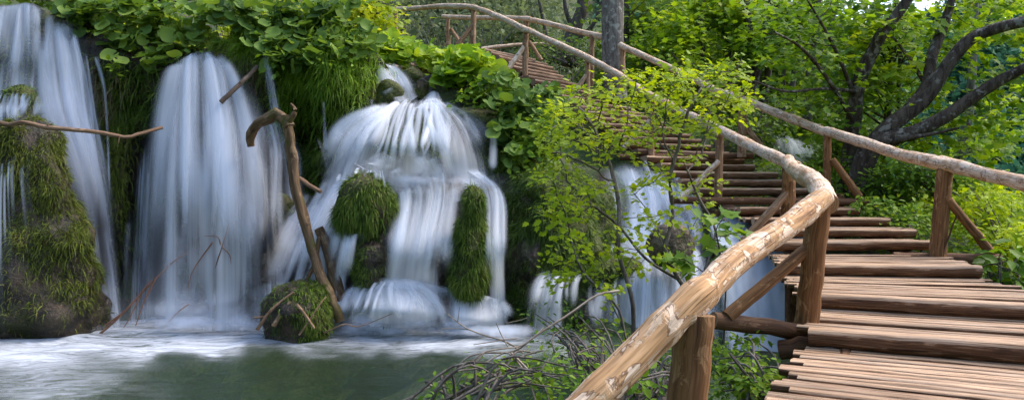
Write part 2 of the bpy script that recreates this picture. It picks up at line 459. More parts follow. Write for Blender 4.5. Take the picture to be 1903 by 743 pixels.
M['maple_sunny'] = leaf_mat('sycamore_leaf_sunny', [(.10, .20, .015), (.17, .30, .018), (.27, .40, .022), (.40, .49, .035)], .52, .5, .15)
M['wood_leaf'] = leaf_mat('woodland_leaf', [(.05, .105, .018), (.09, .17, .024), (.15, .25, .03), (.24, .35, .04)], .45, .5, .2, big=.35)
M['willow'] = leaf_mat('willow_leaf', [(.075, .105, .05), (.12, .155, .075), (.17, .21, .10), (.22, .27, .12)], .4, .6, .15, (1.1, 1.1, .8), big=.3)
M['far_leaf'] = leaf_mat('hazed_forest_leaf', [(.03, .10, .06), (.045, .14, .08), (.065, .18, .095), (.10, .22, .10)], .3, .6, .1, (1, 1, .9), big=.06)  # bluish haze of distance is put into these leaf colours
M['yellow_leaf'] = leaf_mat('sunlit_leaf', [(.18, .27, .02), (.28, .38, .022), (.42, .48, .03), (.55, .56, .04)], .5, .45, .2)
M['fall'] = fall_mat('falling_water', (.80, .85, .94), 5., .22, .9)
M['fall_fine'] = fall_mat('falling_water_thin', (.78, .83, .93), 8., .22, 1.6)
M['fall_white'] = fall_mat('falling_water_white', (.86, .88, .93), 5.5, .28, .85)
M['strand'] = fall_mat('water_strands', (.86, .89, .95), 14., .3, .5)
M['strand_white'] = fall_mat('water_strands_white', (.88, .90, .94), 14., .3, .45)
M['mist'] = fall_mat('foam', (.70, .74, .82), 2.4, 2.6, .8)

def smooth_water():
    b = NT('smooth_stream')
    uv = b.n('UVMap', uv_map='UVMap').outputs[0]
    a = b.n('Attribute', attribute_name='dens').outputs['Fac']
    n = b.noise(b.scaled(uv, (3., .8, 1)), 1., 3.)
    c = b.mix(b.range(n, .3, .7), (.24, .31, .38), (.42, .48, .55))
    al = b.range(b.math('ADD', b.math('MULTIPLY', a, 1.3), b.math('MULTIPLY', b.math('SUBTRACT', n, .5), .5)), .1, .9, 0., .96)
    w = b.n('BsdfPrincipled', {'Base Color': c, 'Roughness': .35, 'Specular IOR Level': .5})
    return b.done(b.n('MixShader', {0: al, 1: b.n('BsdfTransparent'), 2: w}))
M['smooth_water'] = smooth_water()

def pool_water():
    b = NT('pool_water')
    geo = b.n('NewGeometry'); p = geo.outputs['Position']
    a = b.n('Attribute', attribute_name='dens').outputs['Fac']
    uv = b.n('UVMap', uv_map='UVMap').outputs[0]
    wv = b.noise(b.scaled(p, (1.3, 3.6, 1.)), 1.9, 5., .6, .6)
    bp = b.n('Bump', {'Height': wv, 'Strength': .4, 'Distance': .06})
    gl = b.n('BsdfGlossy', {'Color': (.9, .95, .95, 1), 'Roughness': .22, 'Normal': bp})
    tr = b.n('BsdfTransparent', {'Color': (.54, .70, .48, 1)})
    milky = b.n('BsdfDiffuse', {'Color': (.070, .115, .052, 1)})
    body = b.n('MixShader', {0: .22, 1: tr, 2: milky})
    fr = b.n('Fresnel', {'IOR': 1.33, 'Normal': bp})
    w = b.n('MixShader', {0: b.math('MULTIPLY', fr.outputs[0], .5), 1: body, 2: gl})
    # foam wisps drawn out over the surface
    f1 = b.noise(b.scaled(uv, (2.2, 9.0, 1)), 1., 7., .72, 1.4)
    f2 = b.noise(b.scaled(uv, (.5, 1.2, 1)), 1., 3., .5)
    x = b.math('ADD', b.math('MULTIPLY', b.math('SUBTRACT', b.math('ADD', b.math('MULTIPLY', f1, .62), b.math('MULTIPLY', f2, .38)), .5), 4.2), b.math('SUBTRACT', b.math('MULTIPLY', a, 1.7), .22))
    fm = b.math('ADD', b.math('MULTIPLY', f1, .62), b.math('MULTIPLY', f2, .38))
    al = b.math('MULTIPLY', b.math('POWER', b.range(a, .0, 1.0), .8), b.math('ADD', .62, b.math('MULTIPLY', b.math('SUBTRACT', fm, .5), 4.2)), clamp=True)
    al = b.math('MULTIPLY', al, .92)
    foam = b.n('BsdfDiffuse', {'Color': (.66, .70, .78, 1)})
    return b.done(b.n('MixShader', {0: al, 1: w, 2: foam}))
M['pool'] = pool_water()
def lake_water():
    b = NT('lake_water')
    p = b.n('NewGeometry').outputs['Position']
    bp = b.n('Bump', {'Height': b.noise(p, 1.5, 3.), 'Strength': .15, 'Distance': .05})
    return b.done(b.n('BsdfPrincipled', {'Base Color': (.06, .28, .27, 1), 'Roughness': .12, 'Normal': bp}))
M['lake'] = lake_water()
# ------------------------------------------------------------------ terrain
TP = np.array([
    # pool bed
    (-14, 3, -.9), (-9, 4, -.9), (-5, 5, -.9), (-2.5, 6.2, -.8), (-9, 8, -.9), (-5, 8, -.95), (-2, 8, -.8), (-13, 11, -.6), (-8, 11.5, -.6), (-4, 11.5, -.6), (-1.5, 11, -.5), (0, 8, -.55), (.6, 9.2, -.3),
    (-1, 4.0, -.5), (-.2, 5.0, -.15), (.25, 5.8, .02), (.2, 4.2, .08), (.7, 6.6, .02), (1.2, 7.6, -.05), (0, 2, .1), (1, 3.5, .1), (-4, 1, -.5), (0, -6, .2), (-9, -5, -.2), (8, -6, .5), (-18, 2, -.3), (-20, 9, .5),
    # under the boardwalk
    (2.2, 3.2, .05), (2.6, 5, -.2), (2.4, 6.5, -.35), (3.4, 6, -.2), (3.6, 8, 0.), (4.2, 9.5, .35), (4.2, 11, .8), (4.2, 12.4, 1.2), (3.4, 13.6, 1.75), (2.4, 15.4, 2.8), (.9, 17.5, 4.0), (-.3, 19, 4.75), (-2.9, 21, 4.9), (-6, 23.5, 5.0),
    # cascade slope beside the stairs
    (1.2, 9.8, .2), (1.9, 10.6, .55), (2.3, 11.6, 1.1), (1.4, 12.4, 1.7), (.5, 13.2, 2.6), (1.6, 13.8, 2.3), (2.2, 9.3, .0), (2.8, 9.0, -.1), (2.9, 10.5, .45),
    # right bank
    (5.2, 5, .3), (6, 7, .35), (6, 9, .55), (7.5, 9.5, .4), (6.8, 11, .9), (6.0, 12.6, 1.35), (7.6, 12.8, 1.0), (5.6, 15, 2.3), (4.2, 17, 3.2), (3, 19, 4.3), (8.6, 15, .5), (9.5, 18, -.4), (12, 14, -.3), (12, 20, -1), (20, 30, -1.2), (16, 45, -1.2), (30, 60, -1.2), (10, 8, .0), (14, 5, .1), (20, 14, -1), (6.6, 19, 2.4), (6.5, 24, 2.8),
    # plateau behind the falls
    (-14, 13.4, 4.3), (-10, 13.4, 4.5), (-7, 13.4, 4.4), (-5, 13.4, 4.3), (-3.4, 13.4, 4.05), (-2.2, 13.8, 3.5), (-1.4, 14.4, 3.7), (-.6, 14.2, 3.25), (-1.6, 16, 4.2), (0, 15.6, 3.6), (-4, 16, 4.6), (-10, 18, 5.2), (-6, 19, 4.9), (2, 21, 4.9), (6, 24, 3.6),
    (0, 27, 6.2), (-6, 28, 6.4), (5, 29, 4.6), (0, 38, 10.5), (8, 40, 6.5), (-10, 38, 11), (-22, 30, 9), (-22, 16, 5.5), (4, 52, 14), (-10, 55, 18), (14, 60, 3), (20, 80, -1), (0, 75, 22), (-30, 70, 24)], float)
def ground_z(X, Y):
    X = np.asarray(X, float); Y = np.asarray(Y, float)
    d2 = (X[..., None] - TP[:, 0]) ** 2 + (Y[..., None] - TP[:, 1]) ** 2
    soft = .05 + .012 * (X[..., None] ** 2 + (Y[..., None] - 8) ** 2) * .02
    w = 1 / (d2 + soft) ** 2.2
    z = (w * TP[:, 2]).sum(-1) / w.sum(-1)
    q = np.stack([X * .9, Y * .9, 0 * X], -1)
    return z + .10 * fbm(q, 4)
def far_z(X, Y):
    """ground out to the horizon: local terrain, lake basin to the right, wooded hills beyond"""
    z = ground_z(X, Y)
    r = np.hypot(X, Y)
    ang = np.arctan2(X, Y)
    hill = sstep(95, 190, r) * (47 + 8 * fbm(np.stack([X * .02, Y * .02, 0 * X], -1), 3))
    hill = hill * (1 - .25 * sstep(.75, 1.2, ang))
    base = np.where(r > 60, -1.2 + 24 * sstep(.35, .0, ang) * sstep(45, 80, r), z)
    k = sstep(55, 75, r)
    return z * (1 - k) + base * k + hill
def build_ground():
    a = np.concatenate([np.linspace(-24, 24, 150)])
    ext = np.array([30, 40, 55, 75, 95, 120, 150, 190, 240, 320, 420.])
    xs = np.concatenate([-ext[::-1], a, ext])
    ys = np.concatenate([-ext[::-1], np.linspace(-20, 32, 160), np.array([35, 39, 44, 50, 57, 65, 74, 84, 95, 108, 122, 138, 155, 175, 200, 240, 300, 400.])])
    X, Y = np.meshgrid(xs, ys, indexing='ij')
    Z = far_z(X, Y)
    g = Geo(); g.grid(np.stack([X, Y, Z], -1))
    tag(g.build('ground', M['soil']), kind='structure')
build_ground()

# ------------------------------------------------------------------ tufa cliff behind the falls
BUMPS = [(60, 210, 90, 55, -.25), (40, 420, 105, 200, -.75), (268, 420, 30, 190, .9), (390, 330, 105, 190, -.45), (562, 300, 32, 130, .7), (470, 420, 60, 160, -.35),
         (600, 130, 105, 80, -.75), (470, 90, 60, 60, -.4), (770, 270, 125, 60, -.75), (770, 480, 190, 110, -1.15), (720, 585, 120, 42, -.75), (890, 470, 60, 110, -.35), (1000, 460, 62, 130, -1.05), (745, 145, 60, 40, .45), (880, 600, 80, 30, -.4), (545, 575, 60, 40, -.4), (250, 120, 120, 60, -.3)]
def cliff_d(px, py, rough=False):
    px = np.asarray(px, float); py = np.asarray(py, float)
    D = 10.35 + 1.75 * (600 - py) / 600
    for bx, by, sx, sy, am in BUMPS:
        D = D + am * np.exp(-((px - bx) / sx) ** 2 - ((py - by) / sy) ** 2)
    if rough:
        D = D + .10 * fbm(np.stack([px * .014, py * .011, 0 * px], -1), 4) + .05 * fbm(np.stack([px * .07, py * .035, 0 * px + 4], -1), 3)
    return D
def Pv(px, py, d):
    px, py, d = np.broadcast_arrays(np.asarray(px, float), np.asarray(py, float), np.asarray(d, float))
    return np.stack([(px - CX) / F * d, d, CZ + (CY - py) / F * d], -1)
TOPX = [-160, 0, 60, 110, 180, 250, 340, 400, 470, 560, 640, 690, 720, 770, 800, 850, 900, 960, 1010, 1060, 1085]
TOPY = [5, 12, 6, 28, 34, 50, 86, 92, 50, 28, 34, 84, 124, 150, 138, 140, 165, 200, 262, 350, 420]
def cliff_top(px): return np.interp(px, TOPX, TOPY)
def build_cliff():
    px = np.linspace(-160, 1085, 330); nv = 110
    t = np.linspace(0, 1, nv)
    top = cliff_top(px)
    G = np.zeros((len(px), nv + 8, 3))
    py = 650 + (top[:, None] - 650) * t[None]
    X = np.broadcast_to(px[:, None], py.shape)
    G[:, :nv] = Pv(X, py, cliff_d(X, py, True))
    for k in range(8):
        e = G[:, nv - 1].copy(); s_ = (k + 1) / 8
        e[:, 1] += 2.4 * s_; e[:, 0] += e[:, 0] * .12 * s_
        gz = ground_z(e[:, 0], e[:, 1]) - .06
        e[:, 2] = e[:, 2] * (1 - s_) + gz * s_ + .12 * (s_ * (1 - s_))
        G[:, nv + k] = e
    g = Geo(); g.grid(G)
    tag(g.build('cliff', M['cliff']), kind='structure')
build_cliff()

# ------------------------------------------------------------------ pool, lake
def foam_density(px, py):
    d = np.zeros_like(px)
    q = np.stack([px * .016, py * .03, 0 * px], -1); py = py + 16 * fbm(q, 4); px = px + 20 * fbm(q + 7, 3)
    d = d + 1.0 * np.exp(-((py - 606) / 22) ** 2) * sstep(-80, 20, px) * (1 - sstep(940, 1010, px)) * (.85 + .15 * np.sin(px * .02))
    d = d + .85 * np.exp(-((px - 330) / 190) ** 2 - ((py - 624) / 34) ** 2)
    d = d + .55 * np.exp(-((px - 30) / 200) ** 2 - ((py - 660) / 50) ** 2) + .42 * np.exp(-((px - 120) / 170) ** 2 - ((py - 725) / 34) ** 2)
    d = d + .85 * np.exp(-((px - 800) / 190) ** 2 - ((py - 630) / 22) ** 2) + .35 * np.exp(-((px - 1060) / 90) ** 2 - ((py - 645) / 18) ** 2)
    d = d + .34 * np.exp(-((px - 250) / 330) ** 2 - ((py - 640) / 26) ** 2)
    d = d + .3 * np.exp(-((px - 470) / 90) ** 2 - ((py - 632) / 18) ** 2)
    edge = 655 + 10 * np.sin(px * .013) - 8 * sstep(380, 560, px) + 8 * np.sin(px * .05)
    d = d * (1 - .75 * sstep(-10, 40, py - edge) * sstep(280, 420, px))
    return np.clip(d, 0, 1) ** 1.25
def build_water():
    xs = np.linspace(-13, 2.6, 210); ys = np.linspace(.5, 11.6, 260)
    X, Y = np.meshgrid(xs, ys, indexing='ij')
    Z = np.zeros_like(X)
    px = CX + X / Y * F; py = CY + CZ / Y * F
    py_at_world = CY + CZ * F / Y
    D = foam_density(px, py)
    Z = .03 * D * fbm(np.stack([X * 2, Y * 4, 0 * X], -1), 3) + .006 * fbm(np.stack([X * 1.5, Y * 3, 0 * X + 9], -1), 2)
    uv = np.stack([X + .35 * Y + .25 * fbm(np.stack([X * .8, Y * .8, 0 * X], -1), 2), Y - .12 * X + .22 * fbm(np.stack([X * .8, Y * .8, 0 * X + 5], -1), 2)], -1)
    g = Geo(); g.grid(np.stack([X, Y, Z], -1), uv, D.ravel())
    tag(g.build('water', M['pool']), kind='structure')
    # pool floor showing through the clear water
    xs = np.linspace(-13, 2.6, 90); ys = np.linspace(.5, 11.4, 90)
    X, Y = np.meshgrid(xs, ys, indexing='ij')
    Z = np.minimum(ground_z(X, Y) + .05, 5) + .10 * fbm(np.stack([X * 1.2, Y * 1.2, 0 * X], -1), 4)
    Z = np.where(Z > -.06, Z - .12, Z)
    g = Geo(); g.grid(np.stack([X, Y, Z], -1))
    tag(g.build('pool_bed', M['bed']), kind='structure')
    g = Geo()
    xs = np.concatenate([np.linspace(7, 60, 40), [90, 140, 220, 320]]); ys = np.concatenate([np.linspace(9, 110, 60), [150, 220]])
    X, Y = np.meshgrid(xs, ys, indexing='ij')
    g.grid(np.stack([X, Y, 0 * X - .25], -1))
    tag(g.build('lake_water', M['lake']), kind='structure')
build_water()
# ------------------------------------------------------------------ waterfalls
def sheet(g, lines, nu=60, nv=60, soft=(.12, .12), top=.06, bot=.06, dens=1.0, off=.26, seed=0., prof=None, explicit=False, wig=.03):
    """water sheet lofted through flow lines given left to right as (px, py, distance in front of the cliff)"""
    R = np.array([catmull(l, nv) for l in lines])              # k, nv, 3
    G = np.array([catmull(R[:, j], nu) for j in range(nv)])    # nv, nu, 3
    G = np.swapaxes(G, 0, 1)
    px, py, of = G[..., 0], G[..., 1], G[..., 2]
    D = of + off * 0 if explicit else cliff_d(px, py) - of - off
    W = Pv(px, py, D)
    u = np.linspace(0, 1, nu)[:, None] * np.ones((1, nv)); v = np.linspace(0, 1, nv)[None] * np.ones((nu, 1))
    width = np.linalg.norm(np.diff(W, axis=0), axis=-1).sum(0).max(); length = np.linalg.norm(np.diff(W, axis=1), axis=-1).sum(1).mean()
    # folds in the sheet that run down with the flow
    fol = fbm(np.stack([u * width * 3.2 + seed * 5, v * length * .22, 0 * u + seed], -1), 3)
    W = W + np.array([0, -1.0, 0]) * (fol * wig)[..., None]
    wob = .35 * fbm(np.stack([u * 2 + seed, v * length * .8, 0 * u + seed * 3], -1), 2)
    u0 = u
    u = np.clip(u + .07 * fbm(np.stack([0 * u + seed * 2, v * length * .7, 0 * u + 3.3], -1), 2) * (1 - (2 * u - 1) ** 4), 0, 1)
    soft = (min(.5, soft[0] * 1.7), min(.5, soft[1] * 1.7))
    e = sstep(0, 1, np.minimum((u / soft[0]) if soft[0] else 9 + 0 * u, 1)) * sstep(0, 1, np.minimum(((1 - u) / soft[1]) if soft[1] else 9 + 0 * u, 1))
    e = e * sstep(0, top, v) * sstep(0, bot, 1 - v) if bot else e * sstep(0, top, v)
    u = u0
    d = dens * e * (1 + .25 * wob)
    d = d * np.clip(1 + .42 * fbm(np.stack([px * .022 + seed, py * .0085, 0 * px + seed * 2], -1), 3), .35, 1.3)
    if prof is not None: d = d * prof(u, v, px, py)
    uv = np.stack([u * width + seed * 3.1, v * length + seed * 7.7 + .06 * wob], -1)
    g.grid(W, uv, np.clip(d, 0, 1.2).ravel())

def strands(g, lines, n, w=(.05, .16), dens=(.35, .8), off=.26, seed=0, explicit=False, vr=(.0, .12, .75, 1.0), urange=(0, 1), wander=.05, nv=46, depth=.14, edge=1.0):
    """soft separate threads of water scattered over the same flow"""
    r = np.random.default_rng(int(seed * 100) + 7)
    nu0 = 48
    R = np.array([catmull(l, nv) for l in lines]); S = np.swapaxes(np.array([catmull(R[:, j], nu0) for j in range(nv)]), 0, 1)
    for k in range(n):
        uc = r.uniform(*urange); a, b = r.uniform(vr[0], vr[1]), r.uniform(vr[2], vr[3])
        v = np.linspace(a, b, nv)
        uw = np.clip(uc + wander * fbm(np.stack([v * 1.6 + k * 3.7, 0 * v + seed, 0 * v + k], -1), 2), 0, 1)
        fi = uw * (nu0 - 1.001); i = fi.astype(int); fu = (fi - i)[:, None]
        fj = v * (nv - 1.001); j = fj.astype(int); fv = (fj - j)[:, None]
        q = (S[i, j] * (1 - fu) + S[i + 1, j] * fu) * (1 - fv) + (S[i, j + 1] * (1 - fu) + S[i + 1, j + 1] * fu) * fv
        px, py, of = q.T
        D = of if explicit else cliff_d(px, py) - of - off
        D = D - r.uniform(-.03, depth)
        c = Pv(px, py, D)
        ed = abs(2 * uc - 1) ** 3 * edge
        width = r.uniform(*w) * (1 + 1.2 * ed) * (1 + .9 * np.linspace(0, 1, nv))
        T = unit(np.gradient(c, axis=0)); side = unit(np.cross(T, np.array([0, -1.0, 0])))
        x = np.linspace(-1, 1, 7)
        W = c[None] + side[None] * (x[:, None] * width[None] * .5)[..., None] + np.array([0, -1.0, 0]) * ((1 - x ** 2)[:, None] * width[None] * .16)[..., None]
        t = np.linspace(0, 1, nv)[None]
        d = r.uniform(*dens) * (1 - .62 * ed) * np.clip(1 + .5 * fbm(np.stack([v * 2.5 + k * 1.9, 0 * v, 0 * v + k], -1), 2), .3, 1.3)[None] * (np.cos(x * np.pi / 2) ** 1.3)[:, None] * sstep(0, .10, t) * (sstep(0, .4, 1 - t) if b < .97 else 1)
        L = np.linspace(0, np.linalg.norm(np.diff(c, axis=0), axis=1).sum(), nv)
        uv = np.stack([np.broadcast_to(x[:, None] * .08 + k * 1.37, d.shape), np.broadcast_to(L[None] + k * .71, d.shape)], -1)
        g.grid(W, uv, np.clip(d, 0, 1).ravel())

def waterfall(label, loc, layers, mat='fall'):
    t = thing('waterfall', label, 'waterfall', loc)
    for spec in layers:
        m = spec.pop('mat', mat); nm = spec.pop('name', 'water_veil')
        g = Geo()
        if 'n' in spec: m = 'strand_white' if 'white' in m else 'strand'; strands(g, **spec); nm = 'water_strands'
        else: sheet(g, **spec)
        g.build(nm, M[m], t)
    return t
def blob2(x, y, cx, cy, sx, sy): return np.exp(-((x - cx) / sx) ** 2 - ((y - cy) / sy) ** 2)
def shift(lines, dx, doff):
    return [[(a + dx, b, c + doff) for a, b, c in l] for l in lines]

# --- far left: two steps down a mossy wall
A1 = [[(-60, 12, 0), (-70, 90, .05), (-80, 190, .1)], [(16, 6, 0), (2, 80, .12), (-8, 190, .18)], [(54, 2, 0), (54, 80, .15), (46, 184, .2)], [(98, 20, 0), (110, 90, .15), (112, 190, .2)]]
A2 = [[(56, 38, 0), (58, 110, .1), (62, 200, .15), (96, 290, .25), (134, 420, .3), (168, 618, .35)], [(90, 28, 0), (100, 110, .15), (114, 210, .25), (144, 310, .35), (172, 430, .4), (202, 620, .4)],
      [(124, 34, 0), (138, 110, .15), (152, 210, .2), (176, 310, .3), (202, 440, .3), (226, 614, .3)], [(160, 56, 0), (172, 130, .1), (184, 220, .1), (204, 330, .15), (228, 460, .2), (250, 608, .2)]]
A3 = [[(-50, 180, .6), (-60, 300, 1.0), (-70, 620, 1.4)], [(-10, 182, .6), (-14, 290, 1.0), (-20, 480, 1.35), (-14, 625, 1.45)], [(25, 186, .6), (28, 250, .95), (22, 330, 1.25), (30, 480, 1.5), (40, 625, 1.6)], [(84, 184, .6), (72, 232, .85), (56, 330, 1.2), (78, 470, 1.5), (92, 625, 1.6)]]
waterfall('broad white waterfall at the left edge, pouring over two steps past a mossy mound', P(60, 600, 10), [
    dict(lines=A1, dens=.56, soft=(.1, .25), bot=.1), 
    dict(lines=A2, dens=.54, soft=(.25, .3), bot=0, nv=90, prof=lambda u, v, x, y: 1 - .45 * sstep(.55, 1, u)), 
    dict(lines=A3, dens=.56, soft=(.1, .3), bot=0, seed=1.4, mat='fall_fine', prof=lambda u, v, x, y: 1.15 - .75 * sstep(.1, .5, v) - .1 * v),
    dict(lines=A1, n=28, seed=1, w=(.07, .26), dens=(.22, .62)), dict(lines=A2, n=36, seed=2, w=(.07, .28), dens=(.22, .6), urange=(0, .8)), dict(lines=A2, n=14, seed=2.5, w=(.02, .06), dens=(.3, .6), urange=(.7, 1)), dict(lines=A3, n=16, seed=3, vr=(0, .1, .5, 1), w=(.03, .08), dens=(.3, .55)), dict(lines=[[(-30, 176, .5), (-34, 200, .8), (-40, 240, 1.0)], [(30, 170, .6), (26, 196, .9), (20, 240, 1.1)], [(92, 176, .6), (96, 205, .8), (100, 250, 1.0)]], n=20, seed=4, w=(.08, .2), dens=(.3, .6))])
# thin threads beside it
t = thing('waterfall', 'two thin threads of water on the grassy wall right of the left waterfall', 'waterfall', P(180, 400, 10.5))
for k, L in enumerate(([[(126, 52, .1), (150, 150, .15), (166, 250, .2), (176, 400, .3), (196, 560, .3)], [(142, 56, .1), (168, 150, .15), (180, 250, .2), (190, 400, .3), (206, 560, .3)]],
                       [[(168, 100, .1), (184, 160, .15), (192, 260, .2), (200, 440, .3)], [(186, 100, .1), (200, 160, .15), (206, 260, .2), (212, 440, .3)]])):
    g = Geo(); sheet(g, L, nu=14, nv=60, soft=(.5, .5), dens=.62 - .12 * k, seed=k + .5, bot=.3); g.build('water_thread', M['fall_fine'], t)

# --- tall middle fall
B1 = [[(342, 110, 0), (316, 145, .25), (300, 210, .4), (290, 330, .5), (280, 470, .5), (270, 610, .5)], [(354, 98, 0), (340, 124, .3), (332, 210, .5), (328, 330, .62), (326, 470, .65), (322, 612, .65)],
      [(372, 92, 0), (376, 118, .35), (382, 210, .6), (386, 330, .7), (388, 470, .72), (388, 614, .72)], [(392, 98, 0), (418, 128, .3), (438, 210, .55), (450, 330, .65), (458, 470, .7), (458, 614, .7)],
      [(404, 106, 0), (446, 146, .2), (476, 215, .4), (500, 330, .55), (514, 470, .6), (520, 612, .6)]]
B2 = [[(430, 196, .1), (436, 260, .3), (444, 350, .45), (452, 480, .5), (456, 612, .5)], [(470, 216, .1), (478, 280, .3), (484, 380, .5), (488, 480, .6), (490, 614, .6)], [(508, 212, .1), (524, 280, .3), (524, 380, .5), (530, 480, .55), (532, 608, .6)],
      [(536, 208, .1), (558, 290, .2), (566, 400, .4), (576, 490, .45), (580, 602, .5)]]
B0 = [[(236, 330, .0), (226, 450, .1), (220, 610, .2)], [(270, 230, .1), (258, 420, .15), (252, 610, .3)], [(320, 150, .2), (310, 300, .3), (304, 610, .4)]]
waterfall('tallest middle waterfall, a white plume that leaps from a spout under the leafy ledge', P(390, 600, 9.8), [
    dict(lines=B1, dens=.54, soft=(.3, .25), top=.05, bot=0, nu=90, nv=90),
    dict(lines=B1, n=54, seed=5, w=(.07, .32), dens=(.22, .62)), dict(lines=B2, n=28, seed=6, w=(.07, .26), dens=(.22, .62), vr=(0, .3, .7, 1)), dict(lines=B0, n=16, seed=7, w=(.06, .2), dens=(.2, .45), vr=(.1, .5, .8, 1)),
    dict(lines=B2, dens=.46, soft=(.3, .4), top=.08, bot=0, nv=80, seed=6.1),
    dict(lines=B0, dens=.42, soft=(.5, .2), top=.3, bot=0, seed=2.2, mat='fall_fine')])
t = thing('waterfall', 'narrow ribbon of water falling behind the bleached stick, right of the tall plume', 'waterfall', P(495, 200, 11))
g = Geo(); sheet(g, [[(478, 96, .1), (486, 150, .3), (494, 220, .4)], [(494, 98, .1), (502, 150, .35), (514, 225, .45)], [(506, 108, .1), (516, 150, .3), (530, 225, .4)]], nu=30, nv=40, soft=(.4, .5), dens=.5, seed=.7); g.build('water_thread', M['fall_fine'], t)
t = thing('waterfall', 'short trickle dropping from the dark hollow under the grass overhang', 'waterfall', P(600, 240, 10.5))
for k, (L, dn) in enumerate((([[(594, 178, .2), (597, 240, .3), (590, 290, .5)], [(606, 178, .2), (610, 240, .3), (622, 290, .5)]], .4), ([[(684, 180, .2), (688, 235, .3)], [(698, 180, .2), (704, 235, .3)]], .36), ([[(575, 250, .4), (590, 300, .5), (600, 380, .6)], [(600, 250, .4), (622, 300, .5), (640, 370, .6)]], .34))):
    g = Geo(); sheet(g, L, nu=12, nv=40, soft=(.5, .5), dens=dn, seed=k + 3.5, top=.15, bot=.2); g.build('water_thread', M['fall_fine'], t)

# --- stepped cascade on the right of the pool
C0 = [[(694, 122, -.5), (704, 142, -.2), (716, 168, .1), (728, 192, .15)], [(712, 116, -.5), (730, 138, -.2), (742, 160, .1), (754, 188, .2)], [(730, 120, -.5), (752, 140, -.2), (768, 164, .12), (782, 184, .2)]]
C0b = [[(790, 176, .05), (772, 186, .15), (740, 200, .3)], [(806, 166, .0), (804, 182, .15), (790, 204, .3)], [(818, 172, .0), (830, 186, .1), (848, 206, .25)]]
C1 = [[(722, 196, .1), (672, 214, .25), (634, 240, .3), (604, 292, .4), (560, 392, .45)], [(742, 186, .15), (704, 210, .35), (668, 242, .4), (640, 304, .5), (608, 384, .5)], [(764, 180, .2), (744, 200, .35), (724, 250, .55), (708, 300, .6), (690, 372, .6)],
      [(782, 182, .2), (774, 212, .45), (772, 250, .55), (770, 300, .6), (774, 380, .6)], [(800, 180, .2), (818, 200, .35), (842, 236, .45), (858, 290, .5), (862, 378, .55)], [(816, 182, .15), (858, 210, .3), (892, 238, .35), (914, 288, .45), (950, 385, .55)]]
C2 = [[(600, 326, .5), (562, 372, .4), (528, 440, .4), (494, 520, .5), (462, 612, .5)], [(636, 320, .5), (608, 366, .5), (580, 430, .6), (548, 510, .55), (520, 612, .5)], [(690, 312, .4), (656, 340, .5), (622, 395, .5), (596, 460, .5), (582, 580, .3)], [(728, 316, .5), (724, 350, .55), (704, 400, .4), (672, 440, .4), (650, 560, .1)]]
CT = [[(618, 318, .8), (610, 340, 1.0), (606, 372, 1.15)], [(676, 308, .8), (676, 326, 1.02), (676, 360, 1.25)], [(738, 318, .8), (742, 340, 1.0), (746, 375, 1.15)]]
CL = [[(585, 304, .5), (572, 335, .62), (555, 375, .7)], [(690, 284, .6), (680, 312, .78), (668, 345, .8)], [(770, 284, .68), (770, 322, .85), (770, 368, .9)], [(860, 296, .6), (868, 330, .78), (874, 366, .8)], [(940, 322, .5), (948, 344, .62), (956, 376, .6)]]
C3 = [[(716, 300, .5), (732, 370, .52), (722, 430, .3), (708, 490, .15), (700, 552, .02)], [(768, 326, .62), (780, 365, .62), (770, 430, .35), (760, 490, .18), (752, 556, .05)], [(812, 304, .55), (818, 360, .62), (806, 430, .35), (800, 490, .18), (796, 560, .05)], [(866, 330, .5), (850, 362, .56), (838, 430, .3), (832, 500, .15), (834, 566, .05)]]
C4 = [[(846, 312, .5), (896, 352, .55), (904, 430, .4), (904, 500, .3), (900, 596, .2)], [(872, 310, .5), (918, 354, .6), (922, 430, .45), (922, 500, .3), (922, 598, .2)], [(896, 312, .4), (942, 366, .5), (946, 440, .4), (944, 510, .3), (948, 600, .2)]]
C5 = [[(640, 420, .5), (632, 460, .45), (622, 520, .3), (612, 612, .2)], [(668, 428, .45), (660, 450, .5), (652, 500, .35), (648, 560, .1)]]
C6 = [[(690, 526, .02), (640, 540, .10), (608, 580, .13), (596, 626, .12)], [(702, 521, .05), (672, 537, .14), (656, 575, .18), (650, 628, .16)], [(724, 519, .05), (726, 537, .16), (726, 575, .2), (726, 630, .18)], [(752, 521, .05), (776, 538, .15), (800, 575, .19), (810, 630, .18)], [(772, 525, .02), (822, 544, .12), (852, 582, .16), (866, 626, .16)]]
C7 = [[(815, 545, .1), (812, 575, .2), (806, 624, .22)], [(868, 540, .15), (866, 566, .28), (868, 624, .28)], [(905, 548, .18), (912, 570, .28), (920, 622, .26)], [(945, 560, .2), (954, 580, .3), (962, 618, .25)]]
def dome(u, v, x, y): return 1 - (.62 * np.exp(-((x - 722) / 24) ** 2) + .62 * np.exp(-((x - 786) / 24) ** 2) + .35 * np.exp(-((x - 885) / 16) ** 2)) * sstep(206, 250, y) * (1 - sstep(268, 302, y))
def base(u, v, x, y): return 1 - .28 * np.exp(-((x - 668) / 40) ** 2) * sstep(540, 566, y)
